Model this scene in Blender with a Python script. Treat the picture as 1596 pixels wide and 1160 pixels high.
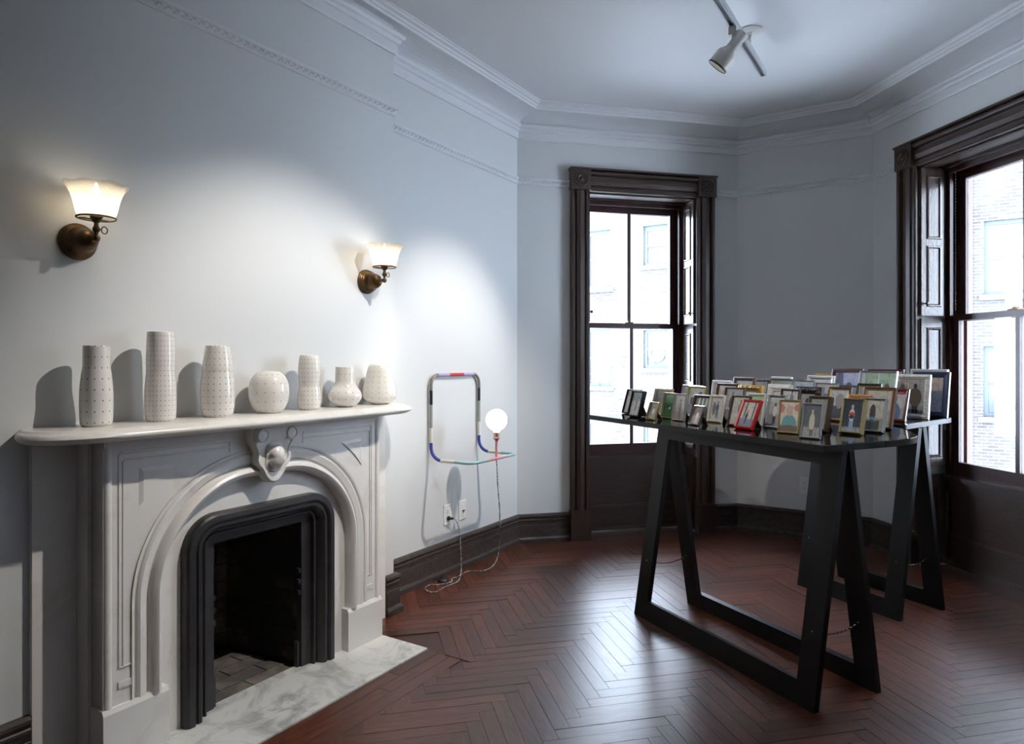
import bpy, bmesh, math, random
from mathutils import Vector, Matrix
random.seed(7)
for o in list(bpy.data.objects): bpy.data.objects.remove(o)
S = bpy.context.scene
COL = S.collection
R = math.radians

# ------------------------------------------------------------------ camera, world, large lights
F, Y0, HC = 1055.0, 563.5, 1.25          # focal length and horizon of the photograph (1596 x 1160), eye height
cam_d = bpy.data.cameras.new('camera'); cam = bpy.data.objects.new('camera', cam_d); COL.objects.link(cam)
cam.location = (0, 0, HC); cam.rotation_euler = (R(90), 0, 0)
cam_d.sensor_width = 36; cam_d.lens = F / 1596 * 36; cam_d.shift_y = (Y0 - 580) / 1596
cam_d.clip_start = 0.02; cam_d.clip_end = 200
S.camera = cam
S.view_settings.view_transform = 'Standard'; S.view_settings.look = 'None'
S.view_settings.exposure = 0.08; S.view_settings.gamma = 1.0; S.view_settings.use_curve_mapping = False
wd = bpy.data.worlds.new('overcast_sky'); S.world = wd; wd.use_nodes = True
wd.node_tree.nodes['Background'].inputs['Color'].default_value = (0.74, 0.85, 1.0, 1)
wd.node_tree.nodes['Background'].inputs['Strength'].default_value = 25.0

# plan: chimney wall A-B, bay walls B-C, C-D, D-F (camera stands at the origin looking along +Y)
A = Vector((-.6340, 3.609)); Bp = Vector((.0354, 4.67)); Cp = Vector((1.679, 5.0485)); Dp = Vector((2.4389, 4.5717))
dA = Vector((math.cos(R(57.75)), math.sin(R(57.75))))
dB = (Cp - Bp).normalized(); dC = (Dp - Cp).normalized(); dD = (Vector((2.610, 3.4517)) - Dp).normalized()
LB = (Cp - Bp).length; LC = (Dp - Cp).length; LD = 1.75
Fp = Dp + dD * LD
def nrm(d): return Vector((d.y, -d.x))
def ang(d): return math.atan2(d.y, d.x)
def wp(O, d, u, w, z):
    p = O + d * u + nrm(d) * w
    return Vector((p.x, p.y, z))
ZC = 2.97                                   # ceiling
CH = .157                                   # chimney breast projection
CHR, CHL = -.17, -2.65                      # chimney breast ends (along A-B)
uB = (Bp - A).dot(dA); wF = (Fp - A).dot(nrm(dA)); uF = (Fp - A).dot(dA); UBACK = -4.3
def ray_wall(x, y, O, d, w):
    s = (x - 798) / F; o = O + nrm(d) * w
    u = (s * o.y - o.x) / (d.x - s * d.y); p = o + d * u
    return u, HC - (y - Y0) / F * p.y, p
def ray_floor(x, y, z=0.0):
    Y = F * (HC - z) / (y - Y0)
    return Vector(((x - 798) / F * Y, Y, z))

# ------------------------------------------------------------------ materials
def mat(name, col, rough=.5, metal=0., noise=None, bump=0., bscale=60., emit=None, estr=0., coat=0., spec=.5):
    m = bpy.data.materials.new(name); m.use_nodes = True
    nt = m.node_tree; b = nt.nodes['Principled BSDF']
    b.inputs['Base Color'].default_value = (*col, 1); b.inputs['Roughness'].default_value = rough
    b.inputs['Metallic'].default_value = metal; b.inputs['Specular IOR Level'].default_value = spec
    if coat: b.inputs['Coat Weight'].default_value = coat; b.inputs['Coat Roughness'].default_value = .08
    if emit: b.inputs['Emission Color'].default_value = (*emit, 1); b.inputs['Emission Strength'].default_value = estr
    if noise or bump:
        tc = nt.nodes.new('ShaderNodeTexCoord')
    if noise:
        col2, scale, stretch, lo, hi = noise
        mp = nt.nodes.new('ShaderNodeMapping'); mp.inputs['Scale'].default_value = stretch
        nz = nt.nodes.new('ShaderNodeTexNoise'); nz.inputs['Scale'].default_value = scale; nz.inputs['Detail'].default_value = 7
        nz.inputs['Roughness'].default_value = .62
        cr = nt.nodes.new('ShaderNodeValToRGB')
        cr.color_ramp.elements[0].position = lo; cr.color_ramp.elements[0].color = (*col, 1)
        cr.color_ramp.elements[1].position = hi; cr.color_ramp.elements[1].color = (*col2, 1)
        nt.links.new(tc.outputs['Object'], mp.inputs['Vector']); nt.links.new(mp.outputs[0], nz.inputs['Vector'])
        nt.links.new(nz.outputs['Fac'], cr.inputs[0]); nt.links.new(cr.outputs[0], b.inputs['Base Color'])
    if bump:
        n2 = nt.nodes.new('ShaderNodeTexNoise'); n2.inputs['Scale'].default_value = bscale; n2.inputs['Detail'].default_value = 4
        bp = nt.nodes.new('ShaderNodeBump'); bp.inputs['Strength'].default_value = bump; bp.inputs['Distance'].default_value = .004
        nt.links.new(tc.outputs['Object'], n2.inputs['Vector']); nt.links.new(n2.outputs['Fac'], bp.inputs['Height'])
        nt.links.new(bp.outputs[0], b.inputs['Normal'])
    return m
M = {}
M['wall'] = mat('painted_plaster', (.60, .605, .605), .55, bump=.12, bscale=45)
M['ceil'] = mat('ceiling_paint', (.66, .665, .68), .7)
M['trimw'] = mat('painted_moulding', (.66, .665, .68), .5, bump=.1, bscale=90)
M['wood'] = mat('dark_stained_wood', (.030, .017, .013), .30, noise=((.062, .036, .026), 9, (6, 6, .7), .35, .75), bump=.25, bscale=70)
M['woodh'] = mat('dark_stained_wood_horizontal', (.030, .017, .013), .38, noise=((.062, .036, .026), 9, (.7, 6, 6), .35, .75), bump=.25, bscale=70)
M['shutter'] = mat('varnished_shutter_sheen', (.036, .022, .018), .24, noise=((.085, .055, .045), 9, (6, 6, .7), .35, .75), bump=.2, bscale=70, coat=.3, spec=.6)  # paler patches stand in for daylight reflected in the varnish
M['base'] = mat('worn_dark_baseboard', (.030, .020, .017), .42, noise=((.075, .060, .055), 7, (1, 6, 6), .4, .8), bump=.3, bscale=60)
M['sash'] = mat('red_brown_sash', (.030, .009, .008), .33, noise=((.055, .018, .015), 10, (3, 3, 1), .3, .8))
def marble(name, c1, c2, scale, lo, hi, rough=.28):
    m = mat(name, c1, rough, bump=.04, bscale=30)
    nt = m.node_tree; b = nt.nodes['Principled BSDF']
    tc = nt.nodes.new('ShaderNodeTexCoord'); n1 = nt.nodes.new('ShaderNodeTexNoise'); n1.inputs['Scale'].default_value = scale
    n1.inputs['Detail'].default_value = 9; n1.inputs['Roughness'].default_value = .65; n1.inputs['Distortion'].default_value = 1.6
    cr = nt.nodes.new('ShaderNodeValToRGB'); e = cr.color_ramp.elements
    e[0].position = lo; e[0].color = (*c2, 1); e[1].position = hi; e[1].color = (*c1, 1)
    nt.links.new(tc.outputs['Object'], n1.inputs['Vector']); nt.links.new(n1.outputs['Fac'], cr.inputs[0]); nt.links.new(cr.outputs[0], b.inputs['Base Color'])
    return m
M['marble'] = marble('white_marble', (.74, .715, .685), (.60, .555, .51), 4, .22, .48)
M['hearth'] = marble('veined_hearth_marble', (.72, .72, .70), (.34, .35, .34), 5, .34, .54)
M['iron'] = mat('black_cast_iron', (.030, .028, .030), .36, metal=.25, noise=((.055, .052, .052), 12, (1, 1, 1), .4, .8), bump=.15, bscale=80)
M['soot'] = mat('sooty_firebrick', (.012, .010, .009), .9, noise=((.14, .10, .06), 4, (1, 1, 1), .52, .75), bump=.4, bscale=40)
M['ashbrick'] = mat('ashy_hearth_brick', (.09, .085, .08), .85, noise=((.28, .235, .19), 6, (1, 1, 1), .45, .72), bump=.4, bscale=50)
M['grout'] = mat('pale_mortar', (.09, .08, .07), .9)
M['brass'] = mat('aged_brass', (.16, .095, .045), .36, metal=.85, noise=((.07, .042, .025), 18, (1, 1, 1), .35, .7))
M['black'] = mat('black_lacquered_wood', (.0035, .0035, .004), .42, bump=.03, bscale=120, spec=.25)
M['gloss'] = mat('glossy_black_tabletop', (.005, .005, .006), .07, coat=.3)
M['edge'] = mat('satin_black_edge', (.010, .010, .011), .45, spec=.2)
M['chain'] = mat('steel_chain', (.7, .7, .7), .25, metal=1)
M['white'] = mat('white_plastic', (.72, .72, .72), .35)
M['slot'] = mat('dark_slot', (.02, .02, .02), .5)
M['track'] = mat('white_track_enamel', (.60, .58, .55), .35)
M['alu'] = mat('aluminium_track', (.55, .57, .60), .35, metal=.6)
M['copper'] = mat('copper_socket', (.60, .33, .24), .28, metal=.9)
M['bulb'] = mat('lit_white_bulb', (1, 1, 1), .4, emit=(1, .97, .92), estr=3.2)
M['flame'] = mat('lit_clear_bulb', (1, .95, .85), .4, emit=(1, .88, .68), estr=16)
M['rubber'] = mat('black_rubber', (.012, .012, .012), .5)
def glass(name, tint=(1, 1, 1), gl=.08):
    m = bpy.data.materials.new(name); m.use_nodes = True; nt = m.node_tree; nt.nodes.clear()
    o = nt.nodes.new('ShaderNodeOutputMaterial'); t = nt.nodes.new('ShaderNodeBsdfTransparent'); g = nt.nodes.new('ShaderNodeBsdfGlossy')
    t.inputs['Color'].default_value = (*tint, 1); g.inputs['Roughness'].default_value = .02
    fr = nt.nodes.new('ShaderNodeFresnel'); fr.inputs['IOR'].default_value = 1.3
    mx = nt.nodes.new('ShaderNodeMixShader'); nt.links.new(fr.outputs[0], mx.inputs[0])
    nt.links.new(t.outputs[0], mx.inputs[1]); nt.links.new(g.outputs[0], mx.inputs[2]); nt.links.new(mx.outputs[0], o.inputs[0])
    return m
M['glass'] = glass('window_glass', (.97, .985, 1))
def frosted():
    m = bpy.data.materials.new('pressed_glass_shade'); m.use_nodes = True; nt = m.node_tree; nt.nodes.clear()
    o = nt.nodes.new('ShaderNodeOutputMaterial'); t = nt.nodes.new('ShaderNodeBsdfTranslucent'); g = nt.nodes.new('ShaderNodeBsdfGlossy'); tr = nt.nodes.new('ShaderNodeBsdfTransparent')
    t.inputs['Color'].default_value = (.95, .9, .82, 1); g.inputs['Roughness'].default_value = .12; tr.inputs['Color'].default_value = (1, .98, .95, 1)
    m1 = nt.nodes.new('ShaderNodeMixShader'); m1.inputs[0].default_value = .45; m2 = nt.nodes.new('ShaderNodeMixShader'); m2.inputs[0].default_value = .14
    tc = nt.nodes.new('ShaderNodeTexCoord'); nz = nt.nodes.new('ShaderNodeTexNoise'); nz.inputs['Scale'].default_value = 90
    bp = nt.nodes.new('ShaderNodeBump'); bp.inputs['Strength'].default_value = .6; bp.inputs['Distance'].default_value = .004
    nt.links.new(tc.outputs['Object'], nz.inputs['Vector']); nt.links.new(nz.outputs['Fac'], bp.inputs['Height'])
    nt.links.new(bp.outputs[0], g.inputs['Normal']); nt.links.new(bp.outputs[0], t.inputs['Normal'])
    nt.links.new(t.outputs[0], m1.inputs[1]); nt.links.new(tr.outputs[0], m1.inputs[2])
    nt.links.new(m1.outputs[0], m2.inputs[1]); nt.links.new(g.outputs[0], m2.inputs[2]); nt.links.new(m2.outputs[0], o.inputs[0])
    return m
M['shade'] = frosted()
def plank_mat(island):
    m = bpy.data.materials.new('herringbone_oak'); m.use_nodes = True; nt = m.node_tree; b = nt.nodes['Principled BSDF']
    uv = nt.nodes.new('ShaderNodeUVMap'); uv.uv_map = 'UVMap'
    if island:
        r = nt.nodes.new('ShaderNodeNewGeometry').outputs['Random Per Island']
    else:
        r = nt.nodes.new('ShaderNodeObjectInfo').outputs['Random']
    ml = nt.nodes.new('ShaderNodeMath'); ml.operation = 'MULTIPLY'; ml.inputs[1].default_value = 53; nt.links.new(r, ml.inputs[0])
    cb = nt.nodes.new('ShaderNodeCombineXYZ'); nt.links.new(ml.outputs[0], cb.inputs[0]); nt.links.new(ml.outputs[0], cb.inputs[1]); nt.links.new(ml.outputs[0], cb.inputs[2])
    ad = nt.nodes.new('ShaderNodeVectorMath'); ad.operation = 'ADD'; nt.links.new(uv.outputs[0], ad.inputs[0]); nt.links.new(cb.outputs[0], ad.inputs[1])
    mp = nt.nodes.new('ShaderNodeMapping'); mp.inputs['Scale'].default_value = (2.2, 20, 1); nt.links.new(ad.outputs[0], mp.inputs[0])
    nz = nt.nodes.new('ShaderNodeTexNoise'); nz.inputs['Scale'].default_value = 3.2; nz.inputs['Detail'].default_value = 8; nz.inputs['Distortion'].default_value = 1.4
    nt.links.new(mp.outputs[0], nz.inputs['Vector'])
    cr = nt.nodes.new('ShaderNodeValToRGB'); e = cr.color_ramp.elements
    e[0].position = .28; e[0].color = (.036, .011, .007, 1); e[1].position = .66; e[1].color = (.112, .036, .020, 1)
    nt.links.new(nz.outputs['Fac'], cr.inputs[0])
    hs = nt.nodes.new('ShaderNodeHueSaturation'); mr = nt.nodes.new('ShaderNodeMapRange'); mr.inputs[3].default_value = .72; mr.inputs[4].default_value = 1.3
    nt.links.new(r, mr.inputs[0]); nt.links.new(mr.outputs[0], hs.inputs['Value']); nt.links.new(cr.outputs[0], hs.inputs['Color'])
    nt.links.new(hs.outputs[0], b.inputs['Base Color'])
    b.inputs['Roughness'].default_value = .33; b.inputs['Specular IOR Level'].default_value = .55
    bp = nt.nodes.new('ShaderNodeBump'); bp.inputs['Strength'].default_value = .07; bp.inputs['Distance'].default_value = .002
    nt.links.new(nz.outputs['Fac'], bp.inputs['Height']); nt.links.new(bp.outputs[0], b.inputs['Normal'])
    return m
M['plank'] = plank_mat(False); M['plank_i'] = plank_mat(True)
def brick_mat():
    m = mat('pale_brick_facade', (.6, .5, .45), .85); nt = m.node_tree; b = nt.nodes['Principled BSDF']
    tc = nt.nodes.new('ShaderNodeTexCoord'); mp = nt.nodes.new('ShaderNodeMapping'); mp.inputs['Rotation'].default_value = (R(-90), 0, 0)
    bk = nt.nodes.new('ShaderNodeTexBrick'); bk.inputs['Scale'].default_value = 1
    bk.inputs['Brick Width'].default_value = .22; bk.inputs['Row Height'].default_value = .075; bk.inputs['Mortar Size'].default_value = .012
    bk.inputs['Color1'].default_value = (.048, .041, .037, 1); bk.inputs['Color2'].default_value = (.029, .023, .021, 1); bk.inputs['Mortar'].default_value = (.070, .069, .067, 1)
    nz = nt.nodes.new('ShaderNodeTexNoise'); nz.inputs['Scale'].default_value = .7; nz.inputs['Detail'].default_value = 5
    mx = nt.nodes.new('ShaderNodeMix'); mx.data_type = 'RGBA'; mx.inputs[7].default_value = (.067, .064, .062, 1)
    rr = nt.nodes.new('ShaderNodeMapRange'); rr.inputs[1].default_value = .4; rr.inputs[2].default_value = .7; rr.inputs[4].default_value = .7
    nt.links.new(tc.outputs['Object'], mp.inputs[0]); nt.links.new(mp.outputs[0], bk.inputs['Vector']); nt.links.new(tc.outputs['Object'], nz.inputs['Vector'])
    nt.links.new(nz.outputs['Fac'], rr.inputs[0]); nt.links.new(rr.outputs[0], mx.inputs[0]); nt.links.new(bk.outputs['Color'], mx.inputs[6]); nt.links.new(mx.outputs[2], b.inputs['Base Color'])
    return m
M['brick'] = brick_mat()
M['farframe'] = mat('grey_blue_window_paint', (.042, .054, .062), .6)
M['farpane'] = mat('pale_blind_behind_glass', (.10, .105, .11), .6)
M['farpane2'] = mat('grey_glass', (.058, .068, .08), .6)
M['stone'] = mat('pale_stone', (.115, .115, .112), .8)
M['ground'] = mat('courtyard_concrete', (.62, .62, .62), .9)

# ------------------------------------------------------------------ mesh helpers
class MB:
    def __init__(s, xf=None): s.v = []; s.f = []; s.xf = xf; s.uv = None
    def add(s, vs, fs):
        b = len(s.v)
        s.v += [tuple(s.xf(*p)) if s.xf else tuple(p) for p in vs]; s.f += [tuple(i + b for i in f) for f in fs]
        return s
    def box(s, x0, x1, y0, y1, z0, z1):
        return s.add([(x0, y0, z0), (x1, y0, z0), (x1, y1, z0), (x0, y1, z0), (x0, y0, z1), (x1, y0, z1), (x1, y1, z1), (x0, y1, z1)],
                     [(0, 3, 2, 1), (4, 5, 6, 7), (0, 1, 5, 4), (1, 2, 6, 5), (2, 3, 7, 6), (3, 0, 4, 7)])
    def prism(s, poly, a, b, axis='z'):
        n = len(poly)
        g = {'z': lambda p, t: (p[0], p[1], t), 'y': lambda p, t: (p[0], t, p[1]), 'x': lambda p, t: (t, p[0], p[1])}[axis]
        return s.add([g(p, a) for p in poly] + [g(p, b) for p in poly],
                     [tuple(range(n))[::-1], tuple(range(n, 2 * n))] + [(i, (i + 1) % n, n + (i + 1) % n, n + i) for i in range(n)])
    def rings(s, rings, closed=True, cap=True, loop=False):
        n = len(rings[0]); m = len(rings); vs = [p for r in rings for p in r]; fs = []
        for j in range(m if loop else m - 1):
            for i in range(n if closed else n - 1):
                a, b = j * n + i, j * n + (i + 1) % n; c, d = ((j + 1) % m) * n + (i + 1) % n, ((j + 1) % m) * n + i
                fs.append((a, b, c, d))
        if cap and closed and not loop: fs += [tuple(range(n))[::-1], tuple(range((m - 1) * n, m * n))]
        return s.add(vs, fs)
    def lathe(s, prof, c=(0, 0, 0), axis='z', n=24, cap=True, mod=None):
        rs = []
        for k, (r, h) in enumerate(prof):
            ring = []
            for i in range(n):
                t = 2 * math.pi * i / n; rr = r; hh = h
                if mod: rr, hh = mod(k, t, r, h)
                x, y = rr * math.cos(t), rr * math.sin(t)
                ring.append({'z': (c[0] + x, c[1] + y, c[2] + hh), 'y': (c[0] + x, c[1] + hh, c[2] + y), 'x': (c[0] + hh, c[1] + x, c[2] + y)}[axis])
            rs.append(ring)
        return s.rings(rs, True, cap)
    def tube(s, path, r, n=8, loop=False):
        P = [Vector(p) for p in path]; rs = []; up = None; m = len(P)
        for i, p in enumerate(P):
            a = P[(i - 1) % m] if (loop or i > 0) else p; b = P[(i + 1) % m] if (loop or i < m - 1) else p
            t = (b - a).normalized()
            if up is None:
                up = Vector((0, 0, 1)) if abs(t.z) < .9 else Vector((1, 0, 0))
            x = up - t * up.dot(t); x.normalize(); y = t.cross(x); up = x
            rad = r[i] if isinstance(r, (list, tuple)) else r
            rs.append([p + x * (rad * math.cos(2 * math.pi * k / n)) + y * (rad * math.sin(2 * math.pi * k / n)) for k in range(n)])
        return s.rings(rs, True, True, loop)
    def obj(s, name, m, parent=None, smooth=False, fix=True):
        me = bpy.data.meshes.new(name); me.from_pydata(s.v, [], s.f)
        if fix:
            bm = bmesh.new(); bm.from_mesh(me); bmesh.ops.recalc_face_normals(bm, faces=bm.faces); bm.to_mesh(me); bm.free()
        me.materials.append(M[m] if isinstance(m, str) else m)
        if smooth:
            me.shade_smooth()
            if smooth is not True:
                try: me.set_sharp_from_angle(angle=R(smooth))
                except Exception: pass
        o = bpy.data.objects.new(name, me); COL.objects.link(o)
        if parent: o.parent = parent
        return o
def tag(o, label=None, cat=None, group=None, kind=None):
    if label: o['label'] = label
    if cat: o['category'] = cat
    if group: o['group'] = group
    if kind: o['kind'] = kind
    return o
def empty(name, loc, rz=0, label=None, cat=None, group=None, kind=None):
    o = bpy.data.objects.new(name, None); COL.objects.link(o); o.location = loc; o.rotation_euler = (0, 0, rz); o.empty_display_size = .05
    return tag(o, label, cat, group, kind)
def copy_tree(o, parent=None):
    c = o.copy(); COL.objects.link(c); c.parent = parent
    for ch in list(o.children): copy_tree(ch, c)
    return c
def spline(pts, sub=6, closed=False):
    out = []; n = len(pts); P = [Vector(p) for p in pts]
    for i in range(n if closed else n - 1):
        p0 = P[(i - 1) % n] if (closed or i > 0) else P[i]; p1 = P[i]; p2 = P[(i + 1) % n]; p3 = P[(i + 2) % n] if (closed or i < n - 2) else p2
        for k in range(sub):
            t = k / sub
            out.append(.5 * ((2 * p1) + (p2 - p0) * t + (2 * p0 - 5 * p1 + 4 * p2 - p3) * t * t + (3 * p1 - p0 - 3 * p2 + p3) * t ** 3))
    if not closed: out.append(P[-1])
    return out
def plan_sweep(pts, prof, closed_prof=True):
    """sweep a (w,z) profile along a plan polyline; w is measured into the room (right of travel), mitred"""
    P = [Vector(p[:2]) for p in pts]; rs = []
    for i, p in enumerate(P):
        ns = []
        if i > 0: ns.append(nrm((P[i] - P[i - 1]).normalized()))
        if i < len(P) - 1: ns.append(nrm((P[i + 1] - P[i]).normalized()))
        b = ns[0] if len(ns) == 1 else (ns[0] + ns[1]) / (1 + ns[0].dot(ns[1]))
        rs.append([(p.x + b.x * w, p.y + b.y * w, z) for w, z in prof])
    return MB().rings(rs, True, True)
def wf(O, d): return lambda u, w, z: wp(O, d, u, w, z)

# ------------------------------------------------------------------ room shell
def floor_poly():
    q = lambda u, w: A + dA * u + nrm(dA) * w
    return [q(UBACK, 0), q(uB, 0), Cp.copy(), Dp.copy(), Fp.copy(), q(UBACK, wF)]
FP = floor_poly()
mb = MB(); out = [(p.x, p.y) for p in FP]
cx = sum(p[0] for p in out) / len(out); cy = sum(p[1] for p in out) / len(out)
big = [(cx + (x - cx) * 1.0 + (x - cx) / math.hypot(x - cx, y - cy) * .42, cy + (y - cy) + (y - cy) / math.hypot(x - cx, y - cy) * .42) for x, y in out]
floor = MB().prism(big, -.12, -.004).obj('floor', mat('subfloor_wood', (.045, .014, .009), .35), None)
tag(floor, 'dark red-brown herringbone oak parquet floor', 'floor', kind='structure')
ceil = MB().prism(big, ZC, ZC + .12).obj('ceiling', 'ceil'); tag(ceil, 'smooth white plaster ceiling', 'ceiling', kind='structure')
TH = .34
def wall(name, O, d, L, holes, label, e0=.12, e1=.12, th=TH, w0=0.0, top=ZC + .05):
    m = MB(wf(O, d)); us = sorted({-e0, L + e1} | {h[0] for h in holes} | {h[1] for h in holes})
    for a, b in zip(us, us[1:]):
        h = [k for k in holes if k[0] <= a + 1e-6 and k[1] >= b - 1e-6]
        if h:
            if h[0][2] > 0: m.box(a, b, w0 - th, w0, -.1, h[0][2])
            m.box(a, b, w0 - th, w0, h[0][3], top)
        else: m.box(a, b, w0 - th, w0, -.1, top)
    return tag(m.obj(name, 'wall'), label, 'wall', kind='structure')
W1C, W1H = .930, .415            # window 1 centre and half opening on B-C
W2C, W2H = .896, .480            # window 2 on D-F
WTOP = 2.45
wall('wall_bay_north', Bp, dB, LB, [(W1C - W1H, W1C + W1H, 0, WTOP)], 'pale grey bay wall around the narrow window')
wall('wall_bay_middle', Cp, dC, LC, [], 'plain pale grey bay wall between the two windows')
wall('wall_bay_east', Dp, dD, LD, [(W2C - W2H, W2C + W2H, 0, WTOP)], 'pale grey bay wall around the wide window')
wall('wall_left', A + dA * UBACK, dA, uB - UBACK, [(-1.45 - UBACK, -.62 - UBACK, 0, .85)], 'pale grey wall beside the chimney breast', th=.12)
wall('wall_right', Fp, -dA, uF - UBACK, [], 'pale grey wall opposite the fireplace')
wall('wall_back', A + nrm(dA) * wF + dA * UBACK, -nrm(dA), wF, [], 'pale grey wall closing the room', th=.12)
# chimney breast with firebox opening
UC = -1.037
m = MB(wf(A, dA))
m.box(CHL, UC - .40, .001, CH, -.05, ZC + .02); m.box(UC + .40, CHR, .001, CH, -.05, ZC + .02); m.box(UC - .40, UC + .40, .001, CH, .76, ZC + .02)
tag(m.obj('wall_chimney_breast', 'wall'), 'pale grey chimney breast projecting behind the mantel', 'wall', kind='structure')

# cornice, crown, picture rail, baseboards
pA = lambda u, w: (A + dA * u + nrm(dA) * w)
path_full = [pA(UBACK, 0), pA(CHL, 0), pA(CHL, CH), pA(CHR, CH), pA(CHR, 0), pA(uB, 0), Cp, Dp, Fp, pA(UBACK, wF)]
path_flat = [pA(UBACK, 0), pA(uB, 0), Cp, Dp, Fp, pA(UBACK, wF)]
low = [(-.01, 2.783), (.010, 2.783), (.014, 2.790), (.014, 2.832), (.022, 2.836), (.028, 2.845), (.028, 2.853), (.040, 2.860), (.044, 2.868), (.044, 2.878), (-.01, 2.878)]
tag(plan_sweep(path_full, low).obj('trim_1', 'trimw'), 'stepped plaster moulding below the cove', 'moulding', kind='structure')
cove = [(-.01, 2.874)] + [(.022 + .172 * (1 - math.cos(t * math.pi / 2 / 7)), 2.876 + .052 * math.sin(t * math.pi / 2 / 7)) for t in range(8)]
cove += [(.200, 2.925), (.204, 2.938), (.212, 2.940), (.216, 2.950), (.232, 2.955), (.236, 2.962), (.247, 2.966), (.247, 2.985), (-.01, 2.985)]
tag(plan_sweep(path_flat, cove).obj('trim_2', 'trimw'), 'white plaster cove and crown band around the ceiling', 'moulding', kind='structure')
rail = [(-.005, 2.4735), (.008, 2.4735), (.013, 2.480), (.010, 2.486), (.010, 2.504), (.016, 2.507), (.021, 2.513), (.021, 2.518), (-.005, 2.518)]
def rail_run(name, pts, label):
    o = tag(plan_sweep(pts, rail).obj(name, 'trimw'), label, 'moulding', kind='structure')
    mo = MB()
    for a, b in zip(pts, pts[1:]):
        a = Vector(a[:2]); b = Vector(b[:2]); L = (b - a).length; d = (b - a) / L; n = nrm(d); k = int(L / .032)
        for i in range(k):
            c = a + d * ((i + .5) * L / k) + n * .010
            for sx, sz, ln in ((-.006, 2.491, 1), (.006, 2.499, -1)):
                pts6 = []
                for t in range(6):
                    th = t * math.pi / 3; q = math.cos(th) * .012; r_ = math.sin(th) * .0048
                    pts6.append((q * .85 - r_ * .5 * ln, q * .42 * ln + r_))
                ring = [(c.x + d.x * (sx + p[0]), c.y + d.y * (sx + p[0]), sz + p[1]) for p in pts6]
                tip = (c.x + d.x * sx + n.x * .008, c.y + d.y * sx + n.y * .008, sz)
                mo.add(ring + [tip], [(j, (j + 1) % 6, 6) for j in range(6)])
    orn = mo.obj('leaf_ornament', 'trimw', o, fix=False); orn['kind'] = 'stuff'
    return o
rail_run('trim_3', [pA(CHL, CH), pA(CHR, CH), pA(CHR, 0), pA(uB, 0), Bp + dB * (W1C - W1H - .135)], 'leaf-carved plaster picture rail over the fireplace wall')
rail_run('trim_4', [Bp + dB * (W1C + W1H + .135), Cp, Dp, Dp + dD * (W2C - W2H - .15)], 'leaf-carved plaster picture rail between the two windows')
bprof = [(-.005, 0), (.036, 0), (.036, .026), (.030, .036), (.022, .040), (.022, .118), (.0195, .120), (.0195, .143), (.024, .147), (.024, .156), (.019, .160), (.021, .170), (.028, .176), (.026, .186), (.014, .194), (-.005, .194)]
def base_run(name, pts, label):
    return tag(plan_sweep(pts, bprof).obj(name, 'base'), label, 'baseboard', kind='structure')
base_run('baseboard_left', [pA(-.244, CH), pA(CHR, CH), pA(CHR, 0), pA(uB, 0), Bp + dB * (W1C - W1H - .135)], 'tall dark wood baseboard under the lamp wall')
base_run('baseboard_bay', [Bp + dB * (W1C + W1H + .135), Cp, Dp, Dp + dD * (W2C - W2H - .135)], 'tall dark wood baseboard between the windows')
base_run('baseboard_near', [pA(UBACK, 0), pA(CHL, 0), pA(CHL, CH), pA(-1.775, CH)], 'dark wood baseboard left of the mantel')
base_run('baseboard_right', [Dp + dD * (W2C + W2H + .135), Fp, pA(UBACK, wF)], 'dark wood baseboard on the wall opposite the fireplace')

# ------------------------------------------------------------------ parquet
def clip(poly, half):
    for (nx, ny, c) in half:
        o = []
        for i in range(len(poly)):
            p, q = poly[i], poly[(i + 1) % len(poly)]; a = nx * p[0] + ny * p[1] - c; b = nx * q[0] + ny * q[1] - c
            if a >= 0: o.append(p)
            if (a >= 0) != (b >= 0):
                t = a / (a - b); o.append((p[0] + (q[0] - p[0]) * t, p[1] + (q[1] - p[1]) * t))
        poly = o
        if len(poly) < 3: return []
    return poly
def half_of(P, inset):
    hs = []
    for i in range(len(P)):
        a, b = P[i], P[(i + 1) % len(P)]; n = nrm((b - a).normalized()); hs.append((n.x, n.y, n.dot(a) + inset))
    return hs
room_half = half_of(FP, .004)
PW, PN = .0575, 7; PL = PW * PN; GAP = .0008
ax, ay = Vector((math.cos(R(12.75)), math.sin(R(12.75)))), Vector((-math.sin(R(12.75)), math.cos(R(12.75))))
org = pA(-.33, .83)
nA = nrm(dA)
planks = []
def area(p): return .5 * abs(sum(p[i][0] * p[(i + 1) % len(p)][1] - p[(i + 1) % len(p)][0] * p[i][1] for i in range(len(p))))
def px_area(poly):
    q = []
    for x, y in poly:
        if y < .35: return 0
        X, Yp = 798 + F * x / y, Y0 + F * HC / y
        q.append((X, Yp))
    c = (sum(p[0] for p in q) / len(q), sum(p[1] for p in q) / len(q))
    if not (-40 < c[0] < 1640 and c[1] < 1200): return 0
    return area(q)
def add_plank(o, lx, ly, L, Wd, halfs):
    pts = [o + lx * a + ly * b for a, b in ((GAP, GAP), (L - GAP, GAP), (L - GAP, Wd - GAP), (GAP, Wd - GAP))]
    poly = clip([(p.x, p.y) for p in pts], halfs)
    if len(poly) < 3 or area(poly) < 2e-4: return
    planks.append((px_area(poly), poly, o, lx, ly, abs(area(poly) - (L - 2 * GAP) * (Wd - 2 * GAP)) < 1e-6))
HB0, HB1 = .585, .585 + 3 * .062
hearth_line = (nA.x, nA.y, nA.dot(A) + HB1)
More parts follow.
